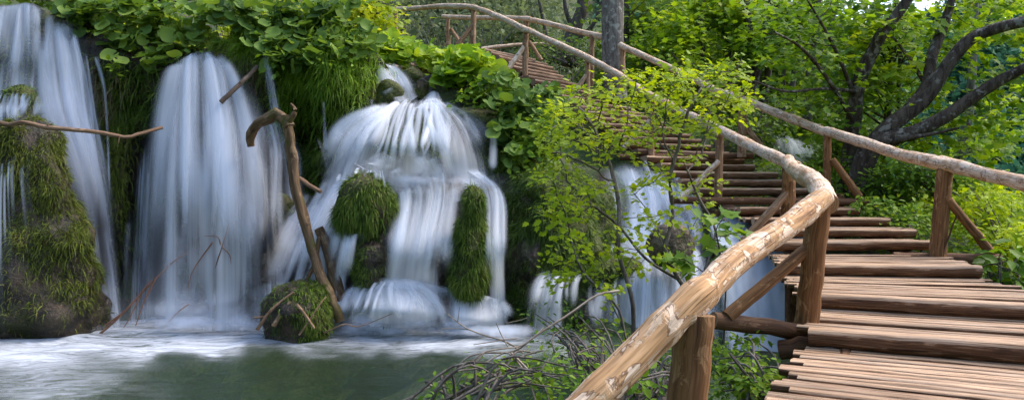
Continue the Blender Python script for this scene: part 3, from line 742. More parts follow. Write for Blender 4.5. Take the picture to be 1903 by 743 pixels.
waterfall('stepped white cascade in the middle of the picture, fanning over rounded mossy domes', P(760, 600, 9.3), [
    dict(lines=C0, dens=.98, soft=(.2, .2), top=.12, bot=.02, mat='fall_white'), dict(lines=C0b, dens=.9, soft=(.3, .3), top=.2, bot=.05, mat='fall_white', seed=1.),
    dict(lines=C1, dens=.62, soft=(.14, .1), bot=.12, nu=120, mat='fall_white', prof=dome),
    dict(lines=C2, dens=.72, soft=(.22, .25), bot=0, mat='fall_white', seed=2.),
    dict(lines=C3, dens=.6, top=.25, soft=(.14, .16), bot=0, mat='fall_white', seed=3.),
    dict(lines=C4, dens=.9, soft=(.2, .25), bot=0, mat='fall_white', seed=4.), dict(lines=C5, dens=.9, soft=(.35, .35), bot=0, mat='fall_white', seed=4.5),
    dict(lines=C6, dens=.72, soft=(.1, .12), bot=0, nu=100, mat='fall_white', seed=5.5, prof=base), dict(lines=C7, dens=.95, soft=(.2, .2), bot=0, mat='fall_white', seed=6.6),
    dict(lines=C0, n=16, seed=10, w=(.05, .14), mat='fall_white'), dict(lines=C1, n=34, seed=11, wander=.11, w=(.04, .18), dens=(.35, .75), mat='fall_white', urange=(0, .36)), dict(lines=C1, n=24, seed=12, wander=.09, w=(.04, .16), dens=(.4, .8), mat='fall_white', urange=(.62, 1)), dict(lines=C1, n=9, seed=13, w=(.05, .14), dens=(.45, .75), mat='fall_white', urange=(.36, .62)),
    dict(lines=C2, n=46, seed=14, w=(.06, .22), dens=(.4, .85), mat='fall_white', vr=(0, .35, .7, 1)), dict(lines=C3, n=34, seed=15, w=(.05, .2), dens=(.3, .7), mat='fall_white', vr=(0, .16, .75, 1)), dict(lines=C4, n=12, seed=16, w=(.03, .1), dens=(.3, .7), mat='fall_white', vr=(0, .2, .8, 1)),
    dict(lines=C5, n=10, seed=17, w=(.05, .14), mat='fall_white'), dict(lines=C6, n=46, seed=18, w=(.03, .11), dens=(.3, .65), mat='fall_white'), dict(lines=C7, n=18, seed=19, w=(.04, .14), dens=(.3, .65), mat='fall_white'),
    dict(lines=CT, n=20, seed=20, w=(.03, .09), dens=(.25, .55), mat='fall_white', vr=(0, .2, .6, 1)), dict(lines=CL, n=64, seed=21, w=(.16, .40), dens=(.20, .36), mat='fall_white', vr=(0, .5, .5, 1))])
t = thing('waterfall', 'slim white spout at the right shoulder of the stepped cascade', 'waterfall', P(915, 300, 10))
g = Geo(); sheet(g, [[(908, 226, .1), (904, 260, .3), (898, 325, .55)], [(918, 228, .1), (918, 265, .35), (914, 325, .6)], [(926, 240, .1), (930, 270, .3), (930, 328, .55)]], nu=24, nv=40, soft=(.5, .5), dens=.62, seed=.7, top=.25, bot=.2); g.build('water_thread', M['fall_white'], t)

# horizontal run-outs on the ledges between the steps
def ledge_foam(t, lines, dens, seed, mat='mist', **k):
    g = Geo(); sheet(g, lines, nu=70, nv=26, soft=(.2, .2), dens=dens, seed=seed, top=.5, bot=.5, **k); g.build('foam', M[mat], t)
cas = [o for o in bpy.data.objects if o.get('label', '').startswith('stepped white cascade')][0]
ledge_foam(cas, [[(600, 318, .55), (590, 345, .6), (575, 372, .65)], [(680, 306, .6), (670, 325, .75), (650, 345, .7)], [(760, 318, .65), (762, 335, .8), (764, 352, .8)], [(850, 316, .6), (862, 336, .75), (870, 356, .75)], [(930, 330, .5), (940, 346, .6), (950, 362, .6)]], .5, 1.1)
ledge_foam(cas, [[(600, 540, .1), (596, 560, .2), (590, 585, .25)], [(680, 510, .05), (676, 530, .15), (672, 556, .22)], [(760, 510, .1), (770, 530, .2), (780, 556, .25)], [(880, 536, .15), (885, 560, .28), (888, 590, .3)], [(950, 568, .2), (955, 590, .3), (960, 610, .3)]], .55, 2.3)

# spray rolling where the falls meet the pool
t = thing('foam', 'soft bank of white spray where the falls meet the pool', 'foam', P(400, 605, 9.6)); t['kind'] = 'stuff'
for k, (x0, x1, y0, y1, d, dn, sd) in enumerate(((-80, 260, 585, 628, 9.3, .62, 1.), (190, 640, 540, 612, 9.5, .6, 2.), (210, 600, 572, 622, 9.2, .75, 3.), (560, 1000, 586, 632, 9.0, .9, 4.), (780, 1040, 588, 636, 8.85, .8, 5.), (240, 580, 500, 604, 9.5, .55, 8.), (590, 950, 560, 624, 8.9, .62, 9.))):
    L = [[(x, y0 + 7 * math.sin(x * .03 + sd), d + .25), (x, .5 * y0 + .5 * y1, d + .05), (x, y1 + 4 * math.sin(x * .05 + sd), d - .25)] for x in np.linspace(x0, x1, 7)]
    g = Geo(); sheet(g, L, nu=80, nv=24, soft=(.2, .2), dens=dn, seed=sd, top=.6, bot=.6, explicit=True, wig=.06); g.build('foam_bank', M['mist'], t)

# --- cascade beside the stairs, seen through the shrub
def xs(lines, **k):
    return dict(lines=lines, explicit=True, **k)
D1 = [[(1112, 306, 12.8), (1128, 350, 12.2), (1126, 420, 11.3), (1116, 490, 10.4)], [(1160, 288, 13.0), (1182, 350, 12.2), (1190, 410, 11.3), (1186, 470, 10.4)], [(1230, 300, 13.0), (1252, 360, 12.1), (1264, 420, 11.2), (1270, 490, 10.2)], [(1290, 318, 12.9), (1322, 390, 11.8), (1335, 450, 10.6), (1340, 520, 9.8)]]
D2 = [[(1096, 430, 10.9), (1074, 510, 10.0), (1060, 580, 9.6), (1050, 640, 9.4)], [(1150, 424, 11.0), (1142, 510, 10.0), (1135, 580, 9.6), (1130, 645, 9.3)], [(1220, 430, 10.9), (1218, 510, 9.8), (1215, 590, 9.4), (1210, 650, 9.1)], [(1290, 436, 10.7), (1300, 530, 9.7), (1305, 600, 9.1), (1305, 660, 8.8)], [(1345, 450, 10.4), (1365, 550, 9.4), (1375, 610, 8.9), (1380, 670, 8.5)]]
D3 = [[(1025, 500, 9.7), (1000, 515, 9.4), (984, 550, 9.2), (968, 632, 8.95)], [(1050, 500, 9.6), (1035, 520, 9.3), (1025, 560, 9.1), (1018, 634, 8.9)], [(1085, 505, 9.6), (1075, 525, 9.3), (1070, 560, 9.1), (1064, 632, 8.95)]]
D4 = [[(1290, 400, 11.2), (1320, 470, 9.8), (1330, 560, 9.0), (1330, 690, 8.0)], [(1400, 400, 11.4), (1400, 470, 9.8), (1410, 560, 8.9), (1420, 690, 7.9)], [(1500, 400, 11.6), (1480, 470, 9.8), (1490, 560, 8.8), (1500, 690, 7.8)], [(1580, 410, 11.6), (1560, 470, 9.8), (1570, 560, 8.7), (1600, 690, 7.7)]]
waterfall('pale blue cascade running under the stairs, seen through the green shrub', P(1230, 600, 9.5), [
    xs(D1, dens=.72, soft=(.25, .25), top=.3, bot=.25, seed=1.5, mat='smooth_water'), xs(D2, dens=.58, soft=(.2, .2), top=.1, bot=0, seed=2.5), xs(shift(D2, 4, -.1), dens=.42, soft=(.3, .3), top=.2, bot=0, seed=3.5, mat='fall_fine'),
    xs(D1, n=26, seed=30, w=(.08, .3), dens=(.2, .6), vr=(0, .3, .6, 1)), xs(D2, n=34, seed=31, w=(.04, .16), dens=(.3, .7), vr=(0, .2, .8, 1)), xs(D4, dens=1.1, soft=(.12, .1), top=.04, bot=.04, seed=4.5, mat='smooth_water', name='stream')])
waterfall('small side fall like a white veil at the foot of the grassy pillar', P(1020, 600, 9.1), [xs(D3, dens=.5, soft=(.2, .3), top=.06, bot=0, seed=7.5, mat='fall_white'), xs(D3, n=24, seed=32, w=(.03, .10), dens=(.35, .8), mat='fall_white')])
# --- little fall far behind the right railing
E1 = [[(1432, 246, 16.0), (1440, 275, 15.6), (1450, 318, 15.4)], [(1462, 250, 15.9), (1476, 278, 15.5), (1484, 322, 15.2)], [(1490, 258, 15.8), (1510, 284, 15.4), (1520, 326, 15.1)]]
waterfall('small distant waterfall in the woods behind the right log railing', P(1475, 320, 15.3), [xs(E1, dens=.6, soft=(.3, .3), top=.3, bot=.3, seed=.4, mat='fall_white'), xs(E1, n=16, seed=33, w=(.1, .3), dens=(.3, .6)), xs([[(1515, 330, 14.8), (1520, 380, 14.4)], [(1535, 326, 14.8), (1548, 384, 14.4)]], dens=.7, soft=(.3, .3), seed=8., mat='fall_white')])
# ------------------------------------------------------------------ mossy rocks in and between the falls
def mound_grid(rings, n=40, m=36, rough=.10, seed=0.):
    """rings from top to bottom: (py, x_left, x_right, depth of the axis, front-to-back / width)"""
    R = catmull(np.array(rings, float), m)
    py, xl, xr, d, k = R.T
    c = np.stack([((xl + xr) / 2 - CX) / F * d, d, CZ + (CY - py) / F * d], -1)
    rx = np.maximum((xr - xl) / 2 / F * d, .01); ry = rx * k
    a = np.linspace(0, 2 * np.pi, n, endpoint=False)
    G = np.zeros((n, m, 3))
    G[..., 0] = c[None, :, 0] + np.cos(a)[:, None] * rx[None]
    G[..., 1] = c[None, :, 1] + np.sin(a)[:, None] * ry[None]
    G[..., 2] = c[None, :, 2]
    q = G * 2.2 + seed
    f = fbm(q, 4)
    out = np.zeros_like(G); out[..., 0] = np.cos(a)[:, None]; out[..., 1] = np.sin(a)[:, None]
    G = G + out * (f * rough * np.minimum(rx, .6)[None])[..., None] * 1.6
    return G
def grid_normals(G, wrap=True):
    du = np.roll(G, -1, 0) - np.roll(G, 1, 0); dv = np.gradient(G, axis=1)
    return unit(np.cross(dv, du))
def sample_grid(G, N, wfun=None):
    Nn = grid_normals(G)
    i = RNG.integers(0, G.shape[0], N * 3); t = RNG.random(N * 3) * (G.shape[1] - 2); j = t.astype(int); f = (t - j)[:, None]
    p = G[i, j] * (1 - f) + G[i, j + 1] * f; i2 = (i + 1) % G.shape[0]; w = RNG.random((N * 3, 1)); p = p * (1 - w) + (G[i2, j] * (1 - f) + G[i2, j + 1] * f) * w
    nn = Nn[i, j]
    wt = np.linalg.norm(np.cross(G[i2, j] - G[i, j], G[i, j + 1] - G[i, j]), axis=-1)
    wt = wt * (nn[:, 1] < .35) * (.04 + sstep(-.55, -.05, fbm(p * 4.2 + 3, 3)))
    if wfun is not None: wt = wt * wfun(p, j / (G.shape[1] - 1))
    k = RNG.choice(len(p), size=N, p=wt / wt.sum(), replace=True)
    return p[k], nn[k]
def mossy_rock(label, rings, blades=0, blen=.25, mat='moss_rock', bmat='moss_blade', rough=.16, seed=0., wfun=None, group=None, cap=True, up=.35, bw=.0105, name='mossy_rock', cat='rock'):
    G = mound_grid(rings, rough=rough, seed=seed)
    lo = G.reshape(-1, 3); base = np.array([lo[:, 0].mean(), lo[:, 1].mean(), lo[:, 2].min()])
    t = thing(name, label, cat, base, group)
    g = Geo(); g.grid(G, wrap=True)
    for e, o in ((0, 1), (G.shape[1] - 1, -1)):
        ring = G[:, e]; n = len(ring); c = ring.mean(0) + np.array([0, 0, .03 * o])
        j = np.arange(n); g.add(np.vstack([ring, c[None]]), np.stack([j, (j + 1) % n, np.full(n, n)], -1))
    g.build('rock_body', M[mat], t)
    if blades:
        blades = int(blades * 1.35)
        p, nn = sample_grid(G, blades, wfun)
        d = nn * RNG.uniform(.08, .34, (blades, 1)) + np.array([0, 0, up * .5]) * RNG.uniform(0, 1, (blades, 1)) + RNG.normal(size=(blades, 3)) * .16
        clump = 1 + .5 * fbm(p * 3.5, 2)
        g = Geo(); g.blades(p - nn * .02, d, RNG.uniform(.45, 1.0, blades), blen * .56 * RNG.uniform(.55, 1.4, blades) * clump, bw * RNG.uniform(.6, 1.4, blades), 4)
        g.build('moss', M[bmat], t)
    return t
def patchy(scale, lo):
    return lambda p, v: sstep(lo - .25, lo + .25, fbm(p * scale, 3))
mossy_rock('big moss-covered rock sloping up at the left edge, with a dark dripping foot', [(218, 36, 60, 9.7, .8), (236, 6, 96, 9.65, .75), (290, -18, 124, 9.55, .7), (360, -40, 138, 9.5, .65), (440, -50, 156, 9.4, .6), (520, -55, 176, 9.35, .6), (575, -55, 186, 9.35, .6), (612, -50, 190, 9.35, .6), (640, -48, 188, 9.35, .6)],
           9000, .24, mat='tufa_dark', seed=1.3, rough=.20, wfun=lambda p, v: (1.0 - .93 * sstep(.30, .70, v - .18 * fbm(p * 2.2, 2))) * (.1 + sstep(-.35, .45, fbm(p * 1.9, 3) + .3 - v * .5 + sstep(-6.6, -5.9, p[:, 0]) * .7)))
mossy_rock('small wet boulder on the upper ledge of the left waterfall', [(160, 30, 50, 10.6, .8), (172, 12, 64, 10.6, .8), (196, 6, 72, 10.6, .8), (225, 8, 72, 10.6, .8)], 500, .16, bmat='moss_green', seed=2.2)
mossy_rock('round moss dome hanging like a wig at the heart of the stepped cascade', [(322, 673, 683, 9.5, .8), (329, 660, 697, 9.5, .8), (341, 641, 715, 9.5, .78), (362, 625, 729, 9.5, .72), (394, 618, 732, 9.5, .7), (420, 634, 720, 9.55, .7), (438, 654, 704, 9.6, .7), (450, 668, 694, 9.6, .7)], 4600, .27, bmat='moss_green', seed=3.1, up=-.3, rough=.07)
mossy_rock('tall narrow moss pillar between two curtains of the stepped cascade', [(346, 874, 882, 9.2, .8), (354, 864, 892, 9.18, .8), (370, 855, 898, 9.15, .8), (400, 850, 899, 9.15, .8), (450, 845, 899, 9.12, .8), (500, 842, 898, 9.1, .8), (535, 846, 896, 9.1, .8), (556, 852, 890, 9.1, .8)], 3300, .26, bmat='moss_green', seed=4.4, up=.05)
mossy_rock('small dark boulder with a green moss cheek under the round moss dome', [(450, 682, 700, 9.35, .8), (462, 670, 714, 9.35, .8), (490, 664, 718, 9.35, .8), (515, 665, 718, 9.35, .8), (532, 668, 716, 9.35, .8)], 1300, .15, bmat='moss_green', seed=5.2, rough=.22, mat='tufa_dark', wfun=lambda p, v: (.15 + (p[:, 0] < (694 - CX) / F * 9.35)) * sstep(.1, .35, v))
mossy_rock('low mossy boulder in the pool that carries the foot of the leaning log', [(522, 545, 572, 9.1, .8), (534, 515, 592, 9.02, .75), (560, 496, 596, 8.97, .7), (590, 488, 594, 8.97, .7), (612, 486, 592, 8.97, .7), (630, 488, 590, 8.97, .7)], 2600, .16, seed=6.6, rough=.26, mat='tufa_dark', bmat='moss_green', wfun=lambda p, v: .35 + sstep((548 - CX) / F * 8.97, (565 - CX) / F * 8.97, p[:, 0]))
mossy_rock('large grassy rock pillar right of the stepped cascade', [(322, 985, 1060, 10.1, .8), (340, 955, 1088, 10.0, .75), (380, 948, 1100, 9.95, .7), (440, 945, 1104, 9.9, .7), (500, 940, 1098, 9.85, .7), (560, 944, 1085, 9.85, .7), (600, 950, 1075, 9.85, .7), (630, 950, 1070, 9.85, .7)],
           9000, .34, seed=7.7, bmat='grass', wfun=lambda p, v: 1.1 - sstep(.6, .9, v))
for lab, rg, b in (('mossy boulder in the stream just above the stepped cascade, left of the middle chute', [(150, 712, 728, 11.3, .8), (160, 704, 738, 11.3, .8), (178, 702, 742, 11.3, .8), (196, 706, 738, 11.3, .8)], 160),
                   ('mossy boulder splitting the stream right above the fanning dome', [(148, 776, 792, 11.5, .8), (156, 768, 800, 11.5, .8), (170, 765, 803, 11.5, .8), (184, 770, 800, 11.5, .8)], 160),
                   ('small mossy stone at the top of the stream under the yellow-green leaves', [(126, 760, 775, 12.0, .8), (133, 752, 790, 12.0, .8), (145, 750, 798, 12.0, .8), (154, 756, 796, 12.0, .8)], 120),
                   ('mossy stone at the edge of the leafy bank above the stepped cascade', [(138, 800, 812, 11.8, .8), (146, 794, 820, 11.8, .8), (160, 794, 822, 11.8, .8), (170, 798, 818, 11.8, .8)], 90),
                   ('flat brown mossy ledge stone under the leafy bank, right of the dome', [(202, 850, 900, 10.9, .6), (210, 836, 924, 10.9, .6), (224, 832, 930, 10.9, .6), (238, 838, 925, 10.9, .6)], 260),
                   ('dark wet rock showing through the water right of the leaning log', [(362, 514, 534, 10.3, .8), (380, 498, 550, 10.3, .8), (420, 494, 556, 10.3, .8), (460, 500, 550, 10.3, .8)], 120)):
    mossy_rock(lab, rg, b * 3, .09, seed=len(lab) * .31, rough=.34, up=.5, group='boulders in the stream')
mossy_rock('rounded brown tufa boulder in the blue cascade behind the shrub', [(414, 1238, 1262, 9.6, .8), (424, 1222, 1280, 9.6, .8), (450, 1214, 1292, 9.6, .8), (476, 1218, 1290, 9.6, .8), (495, 1226, 1280, 9.6, .8)], 0, mat='tufa', rough=.2, seed=8.8)
mossy_rock('mossy ledge in the blue cascade under the shrub', [(468, 1070, 1140, 10.15, .5), (480, 1040, 1180, 10.1, .5), (510, 1040, 1190, 10.0, .5), (540, 1048, 1180, 10.0, .5)], 900, .2, bmat='grass', rough=.2, seed=9.9)
mossy_rock('grass-hung rock shoulder behind the leafy branches of the shrub', [(350, 1090, 1110, 11.0, .6), (370, 1060, 1140, 10.9, .6), (420, 1050, 1150, 10.8, .6), (470, 1056, 1150, 10.7, .6), (520, 1060, 1140, 10.6, .6)], 2200, .3, bmat='grass', seed=10.1)

# ------------------------------------------------------------------ grass and moss growing on the tufa wall
def cliff_pts(N, poly_w):
    """random points on the wall; poly_w(px, py) -> weight"""
    px = RNG.uniform(-150, 1080, N * 6); py = RNG.uniform(-10, 620, N * 6)
    w = poly_w(px, py) * (py > cliff_top(px))
    k = RNG.choice(len(px), size=N, p=w / w.sum())
    px, py = px[k], py[k]
    return px, py, Pv(px, py, cliff_d(px, py, True) - .02)
def blob(px, py, cx, cy, sx, sy): return np.exp(-((px - cx) / sx) ** 2 - ((py - cy) / sy) ** 2)
def hanging(label, loc, N, w, blen, mat, bw=.014, up=.2, name='hanging_grass', out=.55, droop=(.4, .9), kind=None):
    t = thing(name, label, 'grass', loc)
    t['kind'] = 'stuff'
    px, py, p = cliff_pts(N, w)
    d = np.stack([RNG.normal(0, .3, N), -out * RNG.uniform(.4, 1.2, N), RNG.uniform(-.3, up, N)], -1)
    g = Geo(); g.blades(p, d, RNG.uniform(*droop, N), blen * RNG.uniform(.5, 1.5, N), bw * RNG.uniform(.6, 1.4, N), 4)
    g.build('grass', M[mat], t)
    return t
hanging('olive moss grass clinging to the wall between the left waterfall and the dark recess', P(200, 400, 10.5), 5200, lambda x, y: blob(x, y, 165, 230, 32, 80) + blob(x, y, 205, 400, 24, 150) + .8 * blob(x, y, 222, 330, 18, 130) + .35 * blob(x, y, 30, 130, 60, 60) + .25 * blob(x, y, 50, 200, 40, 30), .22, 'moss_blade')
hanging('dark green grass on the shaded wall left of the tall plume', P(250, 200, 11), 1500, lambda x, y: blob(x, y, 235, 190, 40, 55) + .3 * blob(x, y, 285, 170, 30, 50), .24, 'moss_green')
hanging('thick curtain of long green grass draped over the overhang above the stepped cascade', P(620, 150, 10.5), 7000, lambda x, y: blob(x, y, 645, 110, 50, 60) + .9 * blob(x, y, 590, 150, 60, 50) + .5 * blob(x, y, 550, 190, 30, 50), .30, 'grass_lush', .014, .7, out=.9, droop=(.3, .7))
hanging('sparse grass on the dark wall under the overhang', P(590, 260, 10.5), 1700, lambda x, y: blob(x, y, 590, 300, 26, 45) + .6 * blob(x, y, 650, 195, 40, 22) + .5 * blob(x, y, 535, 240, 20, 30), .3, 'moss_green')
hanging('wild grass tufts on the ledge above the tall plume', P(440, 60, 11), 2200, lambda x, y: blob(x, y, 430, 60, 40, 40) + .8 * blob(x, y, 470, 90, 35, 50), .36, 'grass_lush', .014, .8, out=.5)
hanging('straw-coloured roots and dead grass hanging beside the tall plume', P(430, 110, 10.8), 900, lambda x, y: blob(x, y, 428, 96, 22, 24) + .9 * blob(x, y, 470, 130, 24, 50) + .5 * blob(x, y, 190, 160, 30, 40), .55, 'dry_root', .008, .05, name='hanging_roots', out=.5, droop=(.7, 1.2))
hanging('green weed under the thin water of the stepped cascade domes', P(760, 280, 10), 3300, lambda x, y: blob(x, y, 768, 270, 62, 55) + .7 * blob(x, y, 670, 585, 50, 30) + .25 * blob(x, y, 890, 300, 20, 40), .22, 'moss_green', out=.35)
hanging('grassy fringe on the bank between the cascade and the pillar', P(930, 300, 10), 1700, lambda x, y: blob(x, y, 945, 290, 35, 60) + .5 * blob(x, y, 900, 220, 40, 14), .3, 'moss_green')
hanging('mossy grass at the left end of the wall beside the broad waterfall', P(-110, 300, 10.5), 1600, lambda x, y: blob(x, y, -115, 200, 40, 160) + blob(x, y, -120, 460, 40, 120), .26, 'moss_green')
# ------------------------------------------------------------------ boardwalk of split poles
Z0 = CZ
ST = [  # name, left (X,Y), right (X,Y), deck height relative to the eye
    ('S', (.98, 3.0), (2.66, 2.15), -1.0), ('A', (2.05, 5.1), (3.72, 4.22), -.89), ('B', (2.43, 6.06), (4.16, 5.25), -.77), ('C', (2.81, 7.53), (4.62, 7.2), -.65),
    ('D', (3.2, 8.9), (5.1, 8.82), -.50), ('E', (3.28, 9.5), (5.2, 9.5), -.37), ('F', (3.34, 10.1), (5.22, 10.12), -.25), ('G', (3.40, 10.9), (5.26, 10.95), -.11), ('H', (3.2, 11.5), (5.2, 11.6), .03)]
UP = [((3.2, 11.5), (5.2, 11.6), .03), ((2.5, 13.25), (4.3, 13.9), .80), ((1.55, 15.1), (3.1, 16.2), 1.85), ((.35, 16.9), (1.6, 18.2), 2.90), ((-.75, 18.2), (.55, 19.6), 3.78), ((-2.3, 19.6), (-1.1, 21.1), 3.86), ((-4.2, 20.8), (-3.3, 22.4), 3.86)]
bw = thing('wooden_boardwalk', 'stepped boardwalk of split brown poles climbing beside the waterfalls', 'boardwalk', (2.0, 5.0, .75))
def pole(name, a, b, r, mat, flat=.55, rough=.10, seed=0., n=12, parent=bw, seg=9, jit=.012):
    a = np.array(a, float); b = np.array(b, float)
    t = np.linspace(0, 1, seg)[:, None]
    p = a * (1 - t) + b * t + np.cumsum(RNG.normal(0, jit, (seg, 3)) * np.array([.5, .5, .45]), 0) * .6
    g = Geo(); g.tube(p, r * (1 + .07 * np.sin(np.linspace(0, 5, seg) + seed)), n, True, seed, rough, flat)
    return g.build(name, mat, parent)
def v3(xy, z): return np.array([xy[0], xy[1], z + Z0])
rs = random.Random(3)
for (n0, l0, r0, z0), (n1, l1, r1, z1) in zip(ST[:-1], ST[1:]):
    l0, r0, l1, r1 = map(np.array, (l0, r0, l1, r1))
    dep = np.linalg.norm((l1 + r1) / 2 - (l0 + r0) / 2)
    n = max(3, round(dep / (.088 if n0 in 'SABC' else .105)))
    pr = dep / n / 2
    across = (r0 - l0) / np.linalg.norm(r0 - l0)
    if n0 != 'S':      # the stout pole that makes the riser
        e1, e2 = rs.uniform(-.05, .06), rs.uniform(-.03, .10)
        rr = {'A': .088, 'B': .088, 'C': .084, 'D': .08}.get(n0, .072)
        z_ = z0 - rr * .55
        pole('step_log', v3(l0 - across * e1, z_), v3(r0 + across * e2, z_), rr, M['tread'], .55, .07, rs.random() * 9, 14, seg=14)
    for k in range(n):
        f = (k + (.95 if n0 != 'S' else .5)) / (n + (.45 if n0 != 'S' else 0))
        a, b = l0 + (l1 - l0) * f, r0 + (r1 - r0) * f
        rr = pr * rs.uniform(.78, .93)
        zz = z0 - rr * .34 + rs.uniform(-.014, .008) - .006
        pole('plank', v3(a - across * rs.uniform(-.06, .07), zz), v3(b + across * rs.uniform(-.05, .10), zz + rs.uniform(-.006, .006)), rr, M['tread'], .34, .10, rs.random() * 9, 9, seg=10, jit=.006)
# the steep flight
LU = catmull([(*l, z) for l, r, z in UP], 400); RU = catmull([(*r, z) for l, r, z in UP], 400)
zs = LU[:, 2]; n_up = 25
stop = int(np.argmax(zs > 3.77))
for k in range(n_up):
    zz = .03 + .012 + (3.77 - .03) * (k + 1) / n_up
    i = min(int(np.argmax(zs >= zz)), stop) if (zs >= zz).any() else stop
    j = i
    l, r = LU[i, :2], RU[j, :2]; ac = (r - l) / np.linalg.norm(r - l); fw = np.array([-ac[1], ac[0]])
    rr = .084
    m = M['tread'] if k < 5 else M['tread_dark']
    pole('step_log', v3(l - ac * rs.uniform(.0, .14), zz - .04), v3(r + ac * rs.uniform(-.04, .12), zz - .04), rr, m, .6, .08, rs.random() * 9, 11, jit=.010)
    pole('step_board', v3(l + fw * .15 - ac * rs.uniform(0, .1), zz - .03), v3(r + fw * .15 + ac * rs.uniform(0, .1), zz - .05), rr * .7, m, .6, .08, rs.random() * 9, 9, jit=.010)
for k in range(16):      # flat top
    i = stop + int((399 - stop) * (k + .5) / 16); l, r = LU[i, :2], RU[i, :2]
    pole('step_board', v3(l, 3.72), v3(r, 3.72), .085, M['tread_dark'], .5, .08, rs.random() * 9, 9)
# stringers below and cross beams that stick out to carry the posts
for side in (1, 2):
    pts = [v3(np.array(s[side]) * .86 + np.array(s[3 - side]) * .14, s[3] - .20) for s in ST] + [v3(np.array(u[side - 1]) * .86 + np.array(u[2 - side]) * .14, u[2] - .24) for u in UP[1:]]
    g = Geo(); g.tube(catmull(pts, 60), .085, 10, True, side, .08); g.build('stringer', M['beam'], bw)
def beam(a, b, r=.075): 
    g = Geo(); t = np.linspace(0, 1, 8)[:, None]; g.tube(a * (1 - t) + b * t + RNG.normal(0, .004, (8, 3)), r, 12, True, rs.random() * 9, .07); g.build('crossbeam', M['beam'], bw)
beam(P(1326, 594, 5.15), P(1560, 618, 5.45) + np.array([0, 0, -.03]), .062)
beam(P(1660, 474, 8.6) + np.array([0, 0, -.04]), P(1862, 484, 8.25), .075)
beam(P(1250, 372, 11.35), P(1618, 376, 11.3), .058)
beam(P(1150, 292, 13.6), P(1400, 290, 13.6), .058)
beam(P(1460, 640, 5.2) + np.array([0, .1, -.06]), P(1520, 640, 5.2), .07)
# support stilts under the deck
for px, py, d, b in ((1445, 400, 11.2, -.2), (1330, 390, 11.4, .3), (1470, 500, 8.3, -.4), (1492, 640, 5.6, -.4), (1560, 360, 11.4, .2), (1210, 300, 13.5, 1.0), (1000, 160, 16.9, 3.0)):
    a = P(px, py, d); g = Geo(); g.tube(np.array([a, [a[0], a[1], min(b, a[2] - .3)]]), .07, 9, True, px * .1, .06); g.build('support_post', M['beam'], bw)

# ------------------------------------------------------------------ log railings
def spl(pts, n): return catmull(pts, n)
def rail_obj(parent, pts, rad, mat, n=16, seg=None, seed=0., rough=.095):
    pts = np.asarray(pts, float); L = np.linalg.norm(np.diff(pts, axis=0), axis=1).sum()
    m = seg or max(10, int(L / .09))
    p = catmull(pts, m); r = np.interp(np.linspace(0, 1, m), np.linspace(0, 1, len(np.atleast_1d(rad))), np.atleast_1d(rad)) if np.size(rad) > 1 else np.full(m, rad)
    s_ = np.linspace(0, L, m)
    p = p + np.stack([vnoise(np.stack([s_ * 1.3 + seed * 9, 0 * s_, 0 * s_ + k], -1)) for k in range(3)], -1) * .018 * min(1, r.mean() / .06)
    r = r * (1 + .06 * vnoise(np.stack([s_ * 2.1, 0 * s_ + seed * 5, 0 * s_], -1)))
    for q in range(int(L / .55)):          # swellings round old knots
        k = (q + .5 + .3 * math.sin(q * 5 + seed)) * .55; r = r * (1 + .07 * np.exp(-((s_ - k) / .05) ** 2))
    g = Geo(); g.tube(p, r, n, True, seed, rough)
    return g.build('handrail', mat, parent)
def post_obj(parent, top, bot, r, mat, name='post', seed=0., n=14):
    top, bot = np.array(top, float), np.array(bot, float)
    t = np.linspace(0, 1, 12)[:, None]
    g = Geo(); g.tube(bot * (1 - t) + top * t + RNG.normal(0, .0025, (12, 3)), np.linspace(r * 1.05, r * .97, 12), n, True, seed, .05)
    return g.build(name, mat, parent)
lr = thing('log_railing', 'round-log railing on the waterfall side of the boardwalk, its thick peeled log nearest the front', 'railing', (1.5, 4.2, .75), 'log railings of the boardwalk')
r2 = thing('log_railing', 'round-log railing on the forest side of the boardwalk, interrupted by the grey trunk', 'railing', (4.9, 8.5, 1.1), 'log railings of the boardwalk')
# near handrail: comes from behind the camera side, over the first post to the second
rail_obj(lr, [P(720, 1090, 2.5), P(900, 915, 2.66), P(1099, 736, 2.88), P(1212, 632, 3.06), P(1296, 556, 3.22), P(1318, 536, 3.34)], [.064, .066, .068, .072, .077, .056], M['rail_near'], 28, 130, 1.)
rail_obj(lr, [P(1236, 606, 3.08), P(1290, 562, 3.24), P(1350, 508, 3.58), P(1450, 433, 4.3), P(1530, 368, 5.15)], [.048, .071, .071, .072, .080], M['rail_near'], 28, 130, 2.)
rail_obj(lr, [P(1534, 374, 5.2), P(1512, 342, 5.9), P(1478, 318, 7.0), P(1462, 300, 8.9)], [.085, .078, .074, .07], M['rail_pale'], 18, 60, 3.)
rail_obj(lr, [P(1480, 312, 8.6), P(1462, 299, 9.0), P(1412, 278, 9.9), P(1338, 242, 11.4)], [.075, .075, .075, .07], M['rail_pale'], 16, 50, 4.)
rail_obj(lr, [P(1342, 247, 11.35), P(1290, 218, 12.2), P(1212, 180, 13.5), P(1150, 140, 14.7), P(1060, 92, 15.9), P(972, 52, 17.0)], [.08, .075, .07, .07, .068, .065], M['rail_pale'], 14, 90, 5.)
rail_obj(lr, [P(980, 57, 16.9), P(930, 32, 17.7), P(898, 20, 18.3), P(870, 13, 18.7), P(805, 13, 19.8), P(722, 18, 21.2)], [.07, .068, .068, .07, .065, .06], M['rail_pale'], 14, 60, 6.)
post_obj(lr, P(1291, 585, 3.22), P(1262, 900, 3.25), .088, M['post'], seed=1.1, n=24)
post_obj(lr, P(1524, 372, 5.22), P(1498, 604, 5.4), .082, M['post'], seed=2.1, n=20)
post_obj(lr, P(1467, 304, 9.0), P(1463, 420, 9.05), .080, M['post'], seed=3.1)
